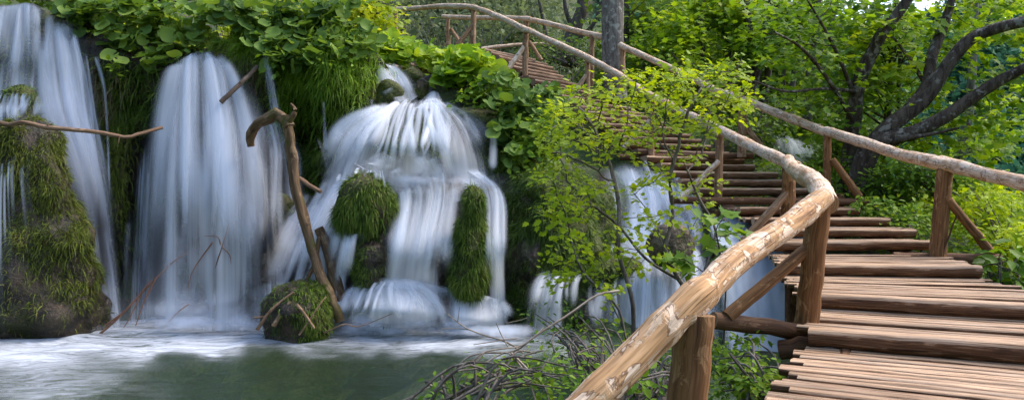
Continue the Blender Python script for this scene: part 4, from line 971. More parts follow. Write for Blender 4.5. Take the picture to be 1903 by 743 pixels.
post_obj(lr, P(1338, 246, 11.45), P(1334, 372, 11.5), .062, M['post_far'], seed=4.1)
post_obj(lr, P(1211, 184, 13.5), P(1210, 298, 13.5), .058, M['post_far'], seed=5.1)
post_obj(lr, P(1092, 112, 15.5), P(1092, 215, 15.5), .055, M['post_far'], seed=6.1)
post_obj(lr, P(977, 56, 17.0), P(976, 142, 17.0), .066, M['post_far'], seed=7.1)
post_obj(lr, P(880, 16, 18.6), P(879, 86, 18.6), .07, M['post_far'], seed=8.1)
post_obj(lr, P(735, 18, 21.0), P(736, 70, 21.0), .062, M['post_far'], seed=9.1)
for a, b, r, m in ((P(1500, 462, 5.3), P(1352, 588, 5.16), .048, 'post'), (P(1462, 360, 9.0), P(1380, 450, 8.9), .052, 'post_far'), (P(1336, 300, 11.4), P(1262, 372, 11.3), .045, 'rail_pale'), (P(1208, 224, 13.5), P(1160, 275, 13.5), .05, 'rail_pale'),
                   (P(974, 88, 17.0), P(942, 132, 16.8), .06, 'rail_pale'), (P(878, 48, 18.6), P(850, 84, 18.5), .06, 'post_far'), (P(732, 42, 21.0), P(710, 70, 20.9), .055, 'post_far'), (P(1090, 140, 15.5), P(1052, 196, 15.4), .05, 'rail_pale')):
    post_obj(lr, a, b, r, M[m], 'brace', a[0])
# far side
rail_obj(r2, [P(2150, 372, 5.6), P(1990, 360, 6.7), P(1903, 344, 7.3), P(1830, 322, 7.9), P(1745, 300, 8.5)], [.07, .072, .075, .075, .078], M['rail_pale'], 18, 70, 7.)
rail_obj(r2, [P(1775, 309, 8.3), P(1740, 302, 8.5), P(1660, 281, 9.6), P(1600, 263, 10.5), P(1535, 243, 11.5)], [.07, .075, .072, .072, .075], M['rail_pale'], 16, 60, 8.)
rail_obj(r2, [P(1546, 248, 11.4), P(1480, 224, 12.1), P(1420, 200, 12.8), P(1350, 174, 13.7)], [.075, .075, .07, .068], M['rail_pale'], 14, 50, 9.)
rail_obj(r2, [P(1372, 184, 13.4), P(1320, 163, 14.2), P(1280, 144, 14.8), P(1215, 114, 15.7), P(1152, 84, 16.5)], [.07, .07, .066, .066, .066], M['rail_pale'], 14, 60, 10.)
rail_obj(r2, [P(1126, 70, 17.2), P(1090, 62, 17.7), P(1030, 46, 18.5), P(975, 35, 19.0)], [.07, .07, .066, .062], M['rail_pale'], 14, 40, 11.)
rail_obj(r2, [P(985, 36, 18.9), P(930, 34, 19.6), P(875, 33, 20.5), P(822, 31, 21.2)], [.066, .064, .062, .06], M['rail_pale'], 14, 40, 12.)
rail_obj(r2, [P(880, 92, 20.3), P(960, 84, 20.6), P(1050, 80, 21.0)], [.05, .05, .045], M['rail_pale'], 10, 30, 13.)
post_obj(r2, P(1757, 305, 8.4), P(1742, 478, 8.42), .086, M['post'], seed=11.)
post_obj(r2, P(1538, 248, 11.45), P(1536, 372, 11.45), .062, M['post'], seed=12.)
post_obj(r2, P(1381, 188, 13.5), P(1378, 292, 13.5), .078, M['post_far'], seed=13.)
post_obj(r2, P(1157, 88, 16.45), P(1156, 165, 16.45), .066, M['post_far'], seed=14.)
post_obj(r2, P(1100, 66, 17.55), P(1099, 160, 17.55), .062, M['post_far'], seed=15.)
post_obj(r2, P(978, 36, 19.0), P(978, 105, 19.0), .062, M['post_far'], seed=16.)
post_obj(r2, P(832, 32, 21.1), P(833, 84, 21.1), .062, M['post_far'], seed=17.)
for a, b, r, m in ((P(1762, 372, 8.35), P(1846, 474, 8.3), .05, 'post'), (P(1546, 296, 11.4), P(1598, 366, 11.3), .055, 'post'), (P(1388, 240, 13.5), P(1418, 276, 13.4), .055, 'post_far'), (P(984, 78, 19.0), P(1006, 112, 18.9), .05, 'post_far'), (P(838, 54, 21.1), P(858, 84, 21.0), .05, 'post_far'), (P(1748, 480, 8.35), P(1778, 400, 8.3), .01, 'beam')):
    post_obj(r2, a, b, r, M[m], 'brace', a[0])

# ------------------------------------------------------------------ driftwood and bare branches in the falls
def stick(name, label, cat, pieces, mat, group=None, rough=.12, parts='limb', n=10):
    t = thing(name, label, cat, pieces[0][0][len(pieces[0][0]) // 2] if False else pieces[0][0][-1], group)
    for k, (pts, r0, r1) in enumerate(pieces):
        m = max(8, int(np.linalg.norm(np.diff(pts, axis=0), axis=1).sum() / .07))
        p = catmull(pts, m); p = p + RNG.normal(0, r0 * .06, p.shape)
        g = Geo(); g.tube(p, np.linspace(r0, r1, m), n, True, k + p[0, 0], rough); g.build('trunk' if k == 0 else parts, M[mat], t)
    return t
stick('driftwood_log', 'long slim dead log leaning across the middle waterfall, with a crooked arm at its top', 'driftwood', [
    (PX([(534, 214, 9.4), (541, 290, 9.4), (552, 360, 9.35), (572, 440, 9.25), (596, 510, 9.1), (618, 562, 8.98), (630, 596, 8.98)]), .070, .056),
    (PX([(538, 236, 9.4), (526, 222, 9.42), (512, 213, 9.45), (498, 222, 9.48), (486, 226, 9.5), (472, 238, 9.55), (465, 254, 9.58), (466, 272, 9.62)]), .078, .058),
    (PX([(538, 225, 9.38), (548, 206, 9.36), (540, 192, 9.36)]), .045, .012)], 'drift', rough=.34)
stick('driftwood_log', 'short broken log standing behind the long leaning one', 'driftwood', [
    (PX([(592, 424, 9.50), (602, 446, 9.48), (616, 490, 9.42), (628, 532, 9.36), (636, 560, 9.3)]), .062, .082),
    (PX([(594, 440, 9.46), (584, 490, 9.36), (566, 528, 9.2)]), .032, .022)], 'drift', rough=.3)
stick('fallen_branch', 'thin curved bare branch spanning the falls on the left', 'branch', [
    (PX([(-20, 220, 9.3), (14, 232, 9.3), (46, 228, 9.2), (90, 238, 9.25), (140, 241, 9.3), (190, 247, 9.4), (235, 255, 9.5), (262, 248, 9.6), (302, 237, 9.8)]), .034, .022),
    (PX([(2, 232, 9.3), (-20, 240, 9.25)]), .02, .012), (PX([(92, 238, 9.25), (88, 230, 9.22)]), .012, .008), (PX([(222, 253, 9.45), (220, 266, 9.45)]), .01, .006)], 'branch_pale', rough=.15)
stick('fallen_branch', 'broken stick jutting diagonally out of the top of the tall plume', 'branch', [(PX([(410, 190, 10.2), (436, 166, 10.3), (463, 140, 10.5), (478, 124, 10.7)]), .034, .028)], 'stick_dark')
stick('fallen_branch', 'dead branch lying against the wall below the leaning log top', 'branch', [(PX([(556, 332, 9.7), (576, 345, 9.6), (596, 356, 9.5)]), .035, .025)], 'branch_pale')
tw = [([(176, 628, 9.18), (220, 590, 9.28), (262, 545, 9.43), (292, 515, 9.53), (318, 488, 9.58)], .017, .007), ([(196, 604, 9.23), (240, 570, 9.33), (280, 520, 9.48)], .012, .006), ([(290, 515, 9.48), (268, 560, 9.38), (252, 605, 9.28)], .014, .005), ([(292, 515, 9.50), (330, 480, 9.58), (366, 462, 9.68)], .012, .005), ([(262, 548, 9.43), (240, 592, 9.28), (230, 608, 9.28)], .01, .004)]
stick('drift_twigs', 'reddish bare twigs sticking out of the foam below the tall plume', 'branch', [(PX(p), a, b) for p, a, b in tw], 'twig_red')
tw = [([(440, 375, 9.28), (428, 410, 9.28), (412, 460, 9.33), (400, 500, 9.38), (394, 560, 9.43)], .009, .004), ([(412, 458, 9.33), (428, 476, 9.28), (430, 510, 9.28)], .010, .005), ([(410, 455, 9.33), (404, 440, 9.33), (380, 438, 9.38)], .009, .004), ([(408, 470, 9.38), (410, 520, 9.38), (402, 560, 9.38)], .009, .004), ([(350, 565, 9.38), (330, 580, 9.28), (306, 606, 9.23)], .008, .004), ([(395, 450, 9.38), (360, 500, 9.43), (348, 540, 9.43)], .009, .004)]
stick('drift_twigs', 'fine reddish twigs hanging in the curtain of the tall plume', 'branch', [(PX(p), a, b) for p, a, b in tw], 'twig_red')
tw = [([(478, 612, 8.62), (500, 580, 8.62), (522, 560, 8.67), (546, 542, 8.72)], .022, .012), ([(508, 606, 8.57), (524, 580, 8.62), (540, 560, 8.67)], .028, .02), ([(552, 566, 8.57), (568, 586, 8.52), (584, 610, 8.52)], .022, .014), ([(556, 622, 8.52), (574, 596, 8.52), (592, 568, 8.62), (606, 550, 8.72)], .010, .005), ([(602, 618, 8.72), (640, 602, 8.72), (668, 606, 8.72), (730, 582, 8.72)], .010, .004), ([(472, 590, 8.62), (496, 586, 8.62), (516, 566, 8.62)], .012, .006)]
stick('drift_twigs', 'broken branches lying over the low mossy boulder in the pool', 'branch', [(PX(p), a, b) for p, a, b in tw], 'branch_pale')
# ------------------------------------------------------------------ plants
def rnd_dirs(N): return unit(RNG.normal(size=(N, 3)))
def leaf_clump(label, regions, N, size, mat, loc, stems=True, tmpl=T_ROUND, face=(0, -.55, .85), jit=.48, cat='plant', name='leafy_plant', on_cliff=True, group=None, hang=.3):
    """broad leaves on long stalks; regions: (px, py, sx, sy, weight[, depth])"""
    t = thing(name, label, cat, loc, group)
    w = np.array([r[4] for r in regions]); k = RNG.choice(len(regions), N, p=w / w.sum())
    R = np.array([[*r[:4], (r[5] if len(r) > 5 else 0)] for r in regions])[k]
    a = RNG.uniform(0, 2 * np.pi, N); rr = np.sqrt(RNG.random(N))
    px = R[:, 0] + R[:, 2] * rr * np.cos(a); py = R[:, 1] + R[:, 3] * rr * np.sin(a)
    keep = fbm(np.stack([px * .034, py * .045, 0 * px + N], -1), 3) > np.where(R[:, 4] > 0, -.9, -.32)
    px, py, R, a, rr = px[keep], py[keep], R[keep], a[keep], rr[keep]; N = len(px)
    depth = np.where(R[:, 4] > 0, R[:, 4], cliff_d(px, np.maximum(py, cliff_top(px) - 8)) - .05) - RNG.uniform(-.35, .5, N)
    p = Pv(px, py, depth)
    nrm = np.array(face) + RNG.normal(0, jit, (N, 3))
    d = np.stack([RNG.normal(0, .7, N), RNG.uniform(-1.0, .1, N), RNG.uniform(-.5, hang, N)], -1)
    sz = size * (.35 + .95 * RNG.random(N) ** .8)
    nrm = unit(nrm); d = unit(d - nrm * (d * nrm).sum(-1, keepdims=True))
    g = Geo(); g.leaves(tmpl, p, d, nrm, sz); g.build('leaves', M[mat], t)
    if stems:
        m = N // 2
        s0 = p[:m] + d[:m] * sz[:m, None] * .15 + np.array([0, 0, -.01])
        dn = np.array([0, .45, -.8]) + RNG.normal(0, .2, (m, 3))
        g = Geo(); g.blades(s0, dn, .1, RNG.uniform(.2, .45, m), .012, 3); g.build('stalks', M[mat], t)
    return t
leaf_clump('dark green patch of big round leaves on the ledge left of the tall plume', [(200, 12, 45, 18, 1), (265, 20, 60, 22, 2), (250, 58, 45, 26, 1.4), (330, 30, 60, 26, 2.2), (330, 72, 42, 28, 1.8), (300, 98, 34, 20, 1), (215, 75, 20, 40, .6), (375, 70, 26, 20, .8), (210, 100, 12, 30, .25), (285, 120, 14, 10, .2), (150, 10, 40, 14, 1.0), (180, 24, 30, 20, .9), (138, 34, 20, 20, .7)], 710, 0.213, 'butterbur', P(280, 120, 11.5))
leaf_clump('clump of round leaves and grass above the spout of the tall plume', [(430, 14, 50, 20, 1), (462, 40, 22, 34, 1.2), (405, 30, 30, 18, .5)], 240, 0.199, 'butterbur', P(450, 80, 11.5))
leaf_clump('largest dense mound of round leaves on the overhang in the upper middle', [(520, 40, 40, 50, 2), (570, 36, 60, 44, 3), (630, 50, 60, 46, 3), (672, 70, 28, 34, 1.2), (520, 92, 34, 26, 1.4), (580, 90, 50, 26, 1.4), (650, 20, 40, 30, 1), (546, 110, 22, 14, .6)], 1041, 0.207, 'butterbur', P(600, 120, 10.8), hang=.2)
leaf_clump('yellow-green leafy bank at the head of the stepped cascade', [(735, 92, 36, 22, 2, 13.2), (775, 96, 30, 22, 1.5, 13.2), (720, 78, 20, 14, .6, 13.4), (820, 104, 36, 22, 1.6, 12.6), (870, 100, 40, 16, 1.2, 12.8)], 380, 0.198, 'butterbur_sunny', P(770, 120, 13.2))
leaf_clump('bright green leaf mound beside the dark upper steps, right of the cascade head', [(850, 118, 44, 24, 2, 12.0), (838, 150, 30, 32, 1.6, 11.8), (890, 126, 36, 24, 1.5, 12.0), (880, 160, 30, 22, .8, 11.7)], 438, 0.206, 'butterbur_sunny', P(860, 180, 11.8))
leaf_clump('tall bank of round leaves between the stepped cascade and the shrub', [(930, 160, 42, 28, 2, 11.4), (960, 200, 50, 30, 2, 11.1), (985, 240, 42, 34, 1.6, 10.8), (940, 235, 28, 26, .9, 10.9), (1010, 190, 36, 34, 1.2, 11.3), (1020, 270, 30, 34, 1, 10.7), (955, 290, 14, 22, .4, 10.5)], 685, 0.178, 'butterbur', P(970, 300, 10.8))

def sprays(g, nodes, par, kids, rad, tmpl, size, per, thin, flat=.5, spread=.10, up=(0, -.25, 1)):
    """leaves along the thin ends of a branch system, held in loose flat layers"""
    idx = np.where((rad < thin) & (par >= 0))[0]
    if len(idx) == 0: return
    rep = np.repeat(idx, per)
    d0 = unit(nodes[rep] - nodes[par[rep]])
    N = len(rep)
    pl = unit(np.array(up) + RNG.normal(0, .34, (len(idx), 3)))[np.repeat(np.arange(len(idx)), per)]     # one flat layer per twig
    nrm = unit(pl + RNG.normal(0, .16, (N, 3)))
    d = d0 + RNG.normal(0, .8, (N, 3)); d = unit(d - .93 * nrm * (d * nrm).sum(-1, keepdims=True)) + np.array([0, 0, -.10])
    off = RNG.normal(0, spread, (N, 3)); off = off - .8 * pl * (off * pl).sum(-1, keepdims=True)
    g.leaves(tmpl, nodes[rep] + off + .3 * spread * d, d, nrm, size * RNG.uniform(.5, 1.25, N))
def poly_pts(poly, N, d0, d1):
    poly = np.array(poly, float); out = []
    x0, y0 = poly.min(0); x1, y1 = poly.max(0)
    while len(out) < N:
        x, y = RNG.uniform(x0, x1), RNG.uniform(y0, y1); c = False; j = len(poly) - 1
        for i in range(len(poly)):
            if (poly[i, 1] > y) != (poly[j, 1] > y) and x < (poly[j, 0] - poly[i, 0]) * (y - poly[i, 1]) / (poly[j, 1] - poly[i, 1]) + poly[i, 0]: c = not c
            j = i
        if c: out.append(P(x, y, RNG.uniform(d0, d1)))
    return np.array(out)
def woody(name, label, cat, loc, starts, attr, step, infl, kill, tip, thin, tmpl, size, per, leaf, bark, iters=80, spread=.1, flat=.5, power=2.3, rmax=None, limbs=None, parts=('branches', 'leaves'), up=(0, -.25, 1), group=None):
    t = thing(name, label, cat, loc, group)
    S = []
    for s in starts:
        L = np.linalg.norm(np.diff(s, axis=0), axis=1).sum(); S.append(catmull(s, max(3, int(L / step))))
    nodes, par = grow(S, attr, step, infl, kill, iters)
    rad, kids = branch_radii(nodes, par, tip, power)
    if rmax: rad = np.minimum(rad, rmax)
    if limbs:       # limb thickness taken from the picture
        c = 0
        for s, (a, b) in zip(S, limbs):
            m = len(s); rad[c:c + m] = np.linspace(a, b, m); c += m
        for i in range(c, len(nodes)): rad[i] = min(rad[i], rad[par[i]] * .75)
    g = Geo(); branch_geo(g, nodes, par, rad, kids, 10); g.build(parts[0], M[bark], t)
    g = Geo(); sprays(g, nodes, par, kids, rad, tmpl, size, per, thin, flat, spread, up); g.build(parts[1], M[leaf], t)
    return t, nodes

# --- the bright shrub in front of the stairs
crown = np.vstack([poly_pts([(1010, 185), (1090, 165), (1180, 125), (1290, 125), (1375, 100), (1392, 150), (1340, 185), (1400, 205), (1330, 235), (1250, 225), (1190, 205), (1110, 215), (1050, 240), (1012, 225)], 330, 6.5, 7.8),
                   poly_pts([(1020, 235), (1110, 215), (1200, 215), (1270, 235), (1260, 290), (1180, 275), (1110, 300), (1030, 320), (985, 330)], 150, 6.4, 7.6),
                   poly_pts([(990, 330), (1060, 310), (1120, 330), (1110, 390), (1040, 440), (1000, 420)], 50, 6.4, 7.4), poly_pts([(1200, 300), (1330, 290), (1350, 350), (1280, 365), (1200, 350)], 26, 6.6, 7.4),
                   poly_pts([(1010, 430), (1120, 420), (1200, 470), (1180, 540), (1100, 520), (1000, 560)], 42, 6.2, 7.2), poly_pts([(1150, 370), (1260, 380), (1300, 470), (1240, 520), (1150, 470)], 18, 6.4, 7.2)])
woody('foreground_shrub', 'bright yellow-green shrub with thin dark stems growing in front of the stairs', 'shrub', P(1180, 700, 6.9),
      [PX([(1178, 700, 6.9), (1162, 620, 6.9), (1128, 545, 6.9), (1118, 490, 6.9)]), PX([(1330, 640, 6.9), (1300, 560, 6.9), (1262, 520, 6.95), (1232, 455, 7.0), (1205, 395, 7.0), (1170, 350, 7.0)]), PX([(1300, 560, 6.9), (1310, 500, 6.9), (1330, 430, 7.0), (1300, 370, 7.1), (1270, 300, 7.1)]),
       PX([(1178, 700, 6.8), (1175, 560, 6.7), (1150, 470, 6.7), (1150, 380, 6.8), (1135, 310, 6.9)]), PX([(1262, 520, 6.95), (1280, 440, 7.2), (1310, 380, 7.3)]), PX([(1165, 640, 6.6), (1150, 575, 6.6), (1118, 540, 6.6), (1080, 500, 6.6), (1060, 440, 6.7)]), PX([(1262, 520, 7.0), (1200, 480, 7.0), (1150, 420, 7.0), (1100, 380, 7.0)]), PX([(1236, 460, 7.0), (1250, 400, 7.1), (1245, 330, 7.1), (1262, 270, 7.1)])],
      crown, .085, 1.6, .10, .0040, .0078, T_LOBED, .068, 7, 'shrub', 'bark_twig', 100, .06, .35, 2.5, .028)
woody('foreground_shrub', 'broad-leaved maple seedling close behind the near log, over the water', 'shrub', P(1340, 640, 5.0),
      [PX([(1345, 640, 5.2), (1348, 540, 5.2), (1338, 470, 5.2), (1330, 430, 5.2)]), PX([(1348, 540, 5.2), (1300, 500, 5.1), (1270, 480, 5.1)])],
      np.vstack([poly_pts([(1295, 405), (1345, 385), (1400, 420), (1390, 460), (1310, 470)], 22, 5.0, 5.5), poly_pts([(1230, 485), (1290, 470), (1300, 520), (1250, 530)], 9, 5.0, 5.3)]), .06, 1.2, .08, .003, .004, T_MAPLE, .11, 2, 'shrub_low', 'bark_twig', 60, .03, .5, 2.6, .012)

# --- dead twigs and low plants on the near bank
tw = [([(700, 760, 5.3), (760, 738, 5.3), (830, 700, 5.3), (868, 664, 5.3), (905, 655, 5.3), (955, 652, 5.35), (1000, 620, 5.4), (1060, 582, 5.5), (1110, 548, 5.6), (1150, 540, 5.7)], .004, .010), ([(845, 722, 5.2), (868, 684, 5.2), (896, 656, 5.25), (930, 648, 5.3), (975, 640, 5.4), (1010, 608, 5.5)], .008, .004), ([(880, 760, 5.1), (905, 704, 5.1), (940, 678, 5.15), (975, 660, 5.2), (1010, 650, 5.2)], .012, .005),
      ([(832, 583, 5.4), (850, 598, 5.4), (872, 612, 5.4), (905, 624, 5.4), (940, 634, 5.4), (972, 655, 5.4)], .004, .007), ([(850, 598, 5.4), (852, 588, 5.4), (854, 570, 5.4)], .004, .002), ([(820, 610, 5.4), (850, 610, 5.4), (872, 612, 5.4)], .003, .004), ([(922, 600, 5.4), (932, 622, 5.4), (945, 645, 5.35)], .003, .005), ([(950, 655, 5.2), (985, 690, 5.1), (1010, 715, 5.1), (1024, 760, 5.1)], .009, .007),
      ([(1000, 760, 5.0), (980, 700, 5.1), (955, 665, 5.2), (935, 655, 5.3), (880, 690, 5.2), (860, 720, 5.2)], .009, .004), ([(910, 760, 5.0), (930, 720, 5.05), (970, 690, 5.1), (1010, 680, 5.1)], .007, .004), ([(760, 738, 5.2), (800, 742, 5.2), (850, 748, 5.2)], .004, .004), ([(900, 655, 5.25), (870, 690, 5.2), (862, 730, 5.2)], .006, .004), ([(880, 640, 5.3), (930, 632, 5.3), (960, 628, 5.35)], .003, .004), ([(940, 600, 5.4), (965, 595, 5.4), (980, 590, 5.4)], .003, .003)]
stick('dry_twigs', 'tangle of grey leafless twigs reaching over the pool from the near bank', 'branch', [(PX(p), a, b) for p, a, b in tw], 'twig_grey', parts='twig', n=6)
def bush(name, label, cat, blobs, N, size, tmpl, leaf, bark='bark_twig', loc=None, clumps=40, cl=.16, up=(0, -.3, 1), jit=.45, group=None, stems=True, flat=.6):
    """blobs: (px, py, sx, sy, depth, half depth, weight)"""
    B = np.array(blobs, float)
    b0 = B[np.argmax(B[:, 1])]
    if loc is None: loc = P(b0[0], b0[1] + b0[3], b0[4])
    t = thing(name, label, cat, loc, group)
    k = RNG.choice(len(B), clumps, p=B[:, 6] / B[:, 6].sum()); v = rnd_dirs(clumps) * (RNG.random((clumps, 1)) ** .42)
    c = Pv(B[k, 0] + v[:, 0] * B[k, 2], B[k, 1] - v[:, 2] * B[k, 3], B[k, 4] + v[:, 1] * B[k, 5])
    r = np.repeat(np.arange(clumps), max(1, N // clumps)); n = len(r)
    off = RNG.normal(0, cl, (n, 3)) * np.array([1, 1, flat])
    p = c[r] + off
    d = unit(off + RNG.normal(0, cl * .8, (n, 3)) + np.array([0, -cl * .3, -cl * .25]))
    nrm = np.array(up) + RNG.normal(0, jit, (n, 3)); nrm = unit(nrm); d = unit(d - .7 * nrm * (d * nrm).sum(-1, keepdims=True))
    g = Geo(); g.leaves(tmpl, p, d, nrm, size * RNG.uniform(.55, 1.25, n)); g.build('leaves', M[leaf], t)
    if stems:
        g = Geo()
        for q in c[::max(1, clumps // 24)]:
            root = np.array([loc[0], loc[1], loc[2]]) + RNG.normal(0, .12, 3) * np.array([1, 1, .2])
            mid = (q + root) / 2 + RNG.normal(0, .08, 3) + np.array([0, 0, .1])
            pts = catmull([root, mid, q], 8); g.tube(pts, np.linspace(.012, .005, 8) * max(1, loc[1] / 8), 5, False)
        g.build('stems', M[bark], t)
    return t
bush('low_plant', 'green seedlings on the near bank below the dry twigs', 'plant', [(850, 722, 60, 24, 5.0, .3, 1), (930, 712, 60, 40, 5.1, .35, 1.5), (1000, 690, 50, 45, 5.2, .4, 1.2), (1050, 720, 60, 50, 5.0, .4, 1)], 420, .06, T_OVATE, 'shrub_low', clumps=50, cl=.07)
bush('low_plant', 'thin leafy undergrowth between the dry twigs and the near log', 'plant', [(1080, 640, 60, 50, 6.2, .4, 1), (1040, 600, 50, 40, 6.4, .4, .8), (1130, 680, 60, 60, 5.6, .4, 1)], 330, .06, T_OVATE, 'shrub_low', clumps=44, cl=.08)
bush('low_plant', 'leafy green plants under the boardwalk between the first two posts', 'plant', [(1370, 700, 60, 40, 4.9, .3, 1.3), (1430, 715, 50, 40, 4.7, .3, 1.2), (1340, 660, 30, 30, 5.3, .3, .5), (1390, 640, 40, 20, 5.4, .3, .4)], 900, .06, T_OVATE, 'shrub_low', clumps=80, cl=.06)
bush('low_plant', 'bush of soft green leaves directly behind the near post, at its foot', 'plant', [(1190, 730, 50, 50, 4.6, .3, 1), (1260, 690, 40, 60, 5.2, .3, .6), (1210, 660, 40, 40, 5.6, .3, .5)], 380, .065, T_OVATE, 'shrub_low', clumps=40, cl=.07)
# --- undergrowth on the right bank
for lab, bl, N, sz, mt, tm in (
    ('fern-green bush behind the right railing beside the second post', [(1600, 330, 70, 40, 12.6, .6, 1), (1660, 350, 60, 40, 12.0, .6, 1)], 1500, .11, 'shrub_low', T_OVATE),
    ('low bush between the log steps and the tall right post', [(1640, 400, 50, 40, 11.0, .5, 1), (1690, 420, 40, 40, 10.2, .5, 1)], 1300, .10, 'shrub_low', T_OVATE),
    ('dense bright bush right of the leaning brace of the right railing', [(1850, 400, 60, 50, 10.0, .6, 1.2), (1800, 380, 50, 46, 10.6, .5, 1), (1890, 460, 40, 50, 9.2, .5, 1)], 2200, .10, 'shrub', T_OVATE),
    ('broad-leaved sapling by the right edge at deck level', [(1880, 500, 34, 40, 7.6, .4, 1), (1850, 530, 30, 20, 7.6, .3, .5)], 150, .17, 'shrub_low', T_OVATE),
    ('green bush under the right handrail in front of the dark maple', [(1700, 320, 60, 34, 11.5, .5, 1), (1770, 345, 50, 30, 11.2, .5, 1)], 1500, .10, 'shrub_low', T_OVATE),
    ('shady bush on the bank left of the little distant waterfall', [(1400, 250, 34, 40, 15.6, .6, 1), (1440, 210, 40, 40, 16.5, .6, 1)], 1300, .13, 'wood_leaf', T_OVATE),
    ('bush overhanging the right side of the little distant waterfall', [(1545, 300, 30, 50, 14.6, .5, 1), (1570, 250, 40, 40, 14.6, .5, 1)], 1300, .13, 'shrub_low', T_OVATE),
    ('green bush right behind the handrail above the bright shrub', [(1230, 120, 50, 34, 18.0, .6, 1), (1300, 140, 60, 30, 17.5, .6, 1), (1190, 110, 40, 30, 18.5, .5, .7)], 1500, .15, 'shrub_low', T_OVATE),
    ('leafy clump at the foot of the grey trunk, left side', [(1060, 100, 50, 22, 20.0, .6, 1), (1030, 96, 40, 18, 21.0, .6, 1)], 1271, 0.113, 'butterbur', T_OVATE),
    ('bright lake-side bush seen below the right handrail', [(1820, 360, 60, 40, 14.0, .8, 1), (1700, 380, 60, 40, 13.0, .8, 1)], 1700, .13, 'shrub', T_OVATE)):
    bush('undergrowth_bush', lab, 'bush', bl, N, sz, tm, mt, clumps=max(20, N // 16), cl=.13 * bl[0][4] / 10)
def cover(N, x0, x1, y0, y1, mat, size, name, zmin=.1, w=None):
    X = RNG.uniform(x0, x1, N); Y = RNG.uniform(y0, y1, N); Z = ground_z(X, Y)
    k = (Z > zmin) & (np.abs(X) < Y * .8 + 1.5)
    if w is not None: k &= w(X, Y)
    p = np.stack([X, Y, Z + RNG.uniform(0, .22, N)], -1)[k]; n = len(p)
    g = Geo(); g.leaves(T_OVATE, p, unit(RNG.normal(size=(n, 3)) * np.array([1, 1, .3])), np.array([0, -.3, 1]) + RNG.normal(0, .4, (n, 3)), size * RNG.uniform(.5, 1.4, n))
    return tag(g.build(name, M[mat]), 'leafy ground cover on the banks', 'ground cover', kind='stuff')
def off_deck(X, Y):
    m = np.ones(len(X), bool)
    for n, l, r, z in ST:
        c = ((l[0] + r[0]) / 2, (l[1] + r[1]) / 2); m &= (X - c[0]) ** 2 + (Y - c[1]) ** 2 > 1.0
    return m
cover(26000, 2, 12, 5, 22, 'shrub_low', .11, 'ground_cover', .15, lambda X, Y: off_deck(X, Y) & (X > 4.4 - .9 * np.maximum(0, Y - 13)) & (X + 1.0 * (Y - 12) > -1) & (X > 3.4))
cover(16000, -14, 8, 13, 30, 'butterbur', .20, 'ground_cover', 3.2, lambda X, Y: (X < 4.4 - .95 * np.maximum(0, Y - 13) - 2.2) | (X > 4.4 - .9 * np.maximum(0, Y - 13) + .8))
cover(3000, -1, 2.2, 3.5, 7.5, 'shrub_low', .06, 'ground_cover', -.02)
# other plants mixed into the leafy ledges
for lab, rg, N, sz, mt, tm, loc in (
    ('small-leaved herbs and seedlings between the round leaves left of the tall plume', [(180, 30, 50, 30, 1), (300, 60, 100, 60, 1.5), (220, 110, 20, 40, .5)], 620, .10, 'shrub_low', T_OVATE, P(200, 100, 11.4)),
    ('small-leaved creeper hanging in the round leaves on the upper middle overhang', [(560, 60, 90, 60, 2), (640, 100, 60, 40, 1), (500, 110, 30, 30, .6)], 800, .10, 'grass_lush', T_OVATE, P(560, 140, 10.8)),
    ('light green herbs edging the bank between the cascade and the shrub', [(900, 190, 60, 50, 1, 11.2), (1000, 260, 50, 60, 1, 10.6), (980, 300, 40, 40, .6, 10.4)], 620, .10, 'shrub_low', T_OVATE, P(990, 320, 10.6))):
    leaf_clump(lab, rg, N, sz, mt, loc, stems=False, tmpl=tm, jit=.7)
leaf_clump('round leaves at the far left end above the broad waterfall', [(-110, 14, 50, 18, 1), (-150, 30, 30, 24, .8), (-40, -4, 40, 8, .4)], 150, .22, 'butterbur', P(-110, 40, 11.8))
# ------------------------------------------------------------------ trees
# the dark multi-limbed maple behind the right railing
limbs = [PX([(1592, 360, 12.2), (1604, 300, 12.1), (1630, 258, 12.0), (1664, 226, 11.9), (1720, 182, 11.8), (1768, 112, 11.7), (1812, 68, 11.6), (1905, 40, 11.3), (2010, 20, 11.0)]),
         PX([(1600, 330, 12.15), (1632, 268, 11.9), (1700, 246, 11.7), (1762, 214, 11.5), (1800, 186, 11.4), (1858, 150, 11.2), (1910, 122, 11.0), (2000, 60, 10.8)]),
         PX([(1690, 206, 11.9), (1722, 160, 12.1), (1732, 105, 12.2), (1752, 52, 12.3), (1770, -5, 12.4), (1790, -90, 12.5)]),
         PX([(1640, 268, 11.9), (1680, 258, 11.6), (1730, 250, 11.4), (1780, 238, 11.2)]), PX([(1722, 160, 12.1), (1690, 110, 12.4), (1660, 70, 12.6)])]
cr = np.vstack([poly_pts([(1560, 60), (1780, -40), (1960, -60), (1980, 60), (1780, 110), (1600, 150)], 200, 11.8, 14.2), poly_pts([(1600, 130), (1760, 110), (1790, 160), (1740, 210), (1600, 200)], 60, 12.2, 14), poly_pts([(1780, 90), (1960, 80), (1960, 250), (1860, 260), (1800, 200)], 60, 11.2, 13), poly_pts([(1640, 230), (1760, 240), (1900, 300), (1800, 330), (1660, 290)], 30, 12.0, 13.0)])
woody('maple_tree', 'large dark-limbed maple leaning right behind the right railing', 'tree', limbs[0][0], limbs, cr, .16, 2.2, .22, .006, .010, T_MAPLE, .135, 5, 'maple_sunny', 'bark_dark', 70, .11, .45, 2.4, limbs=[(.17, .07), (.15, .06), (.12, .05), (.05, .02), (.04, .02)], parts=('trunk', 'crown'))
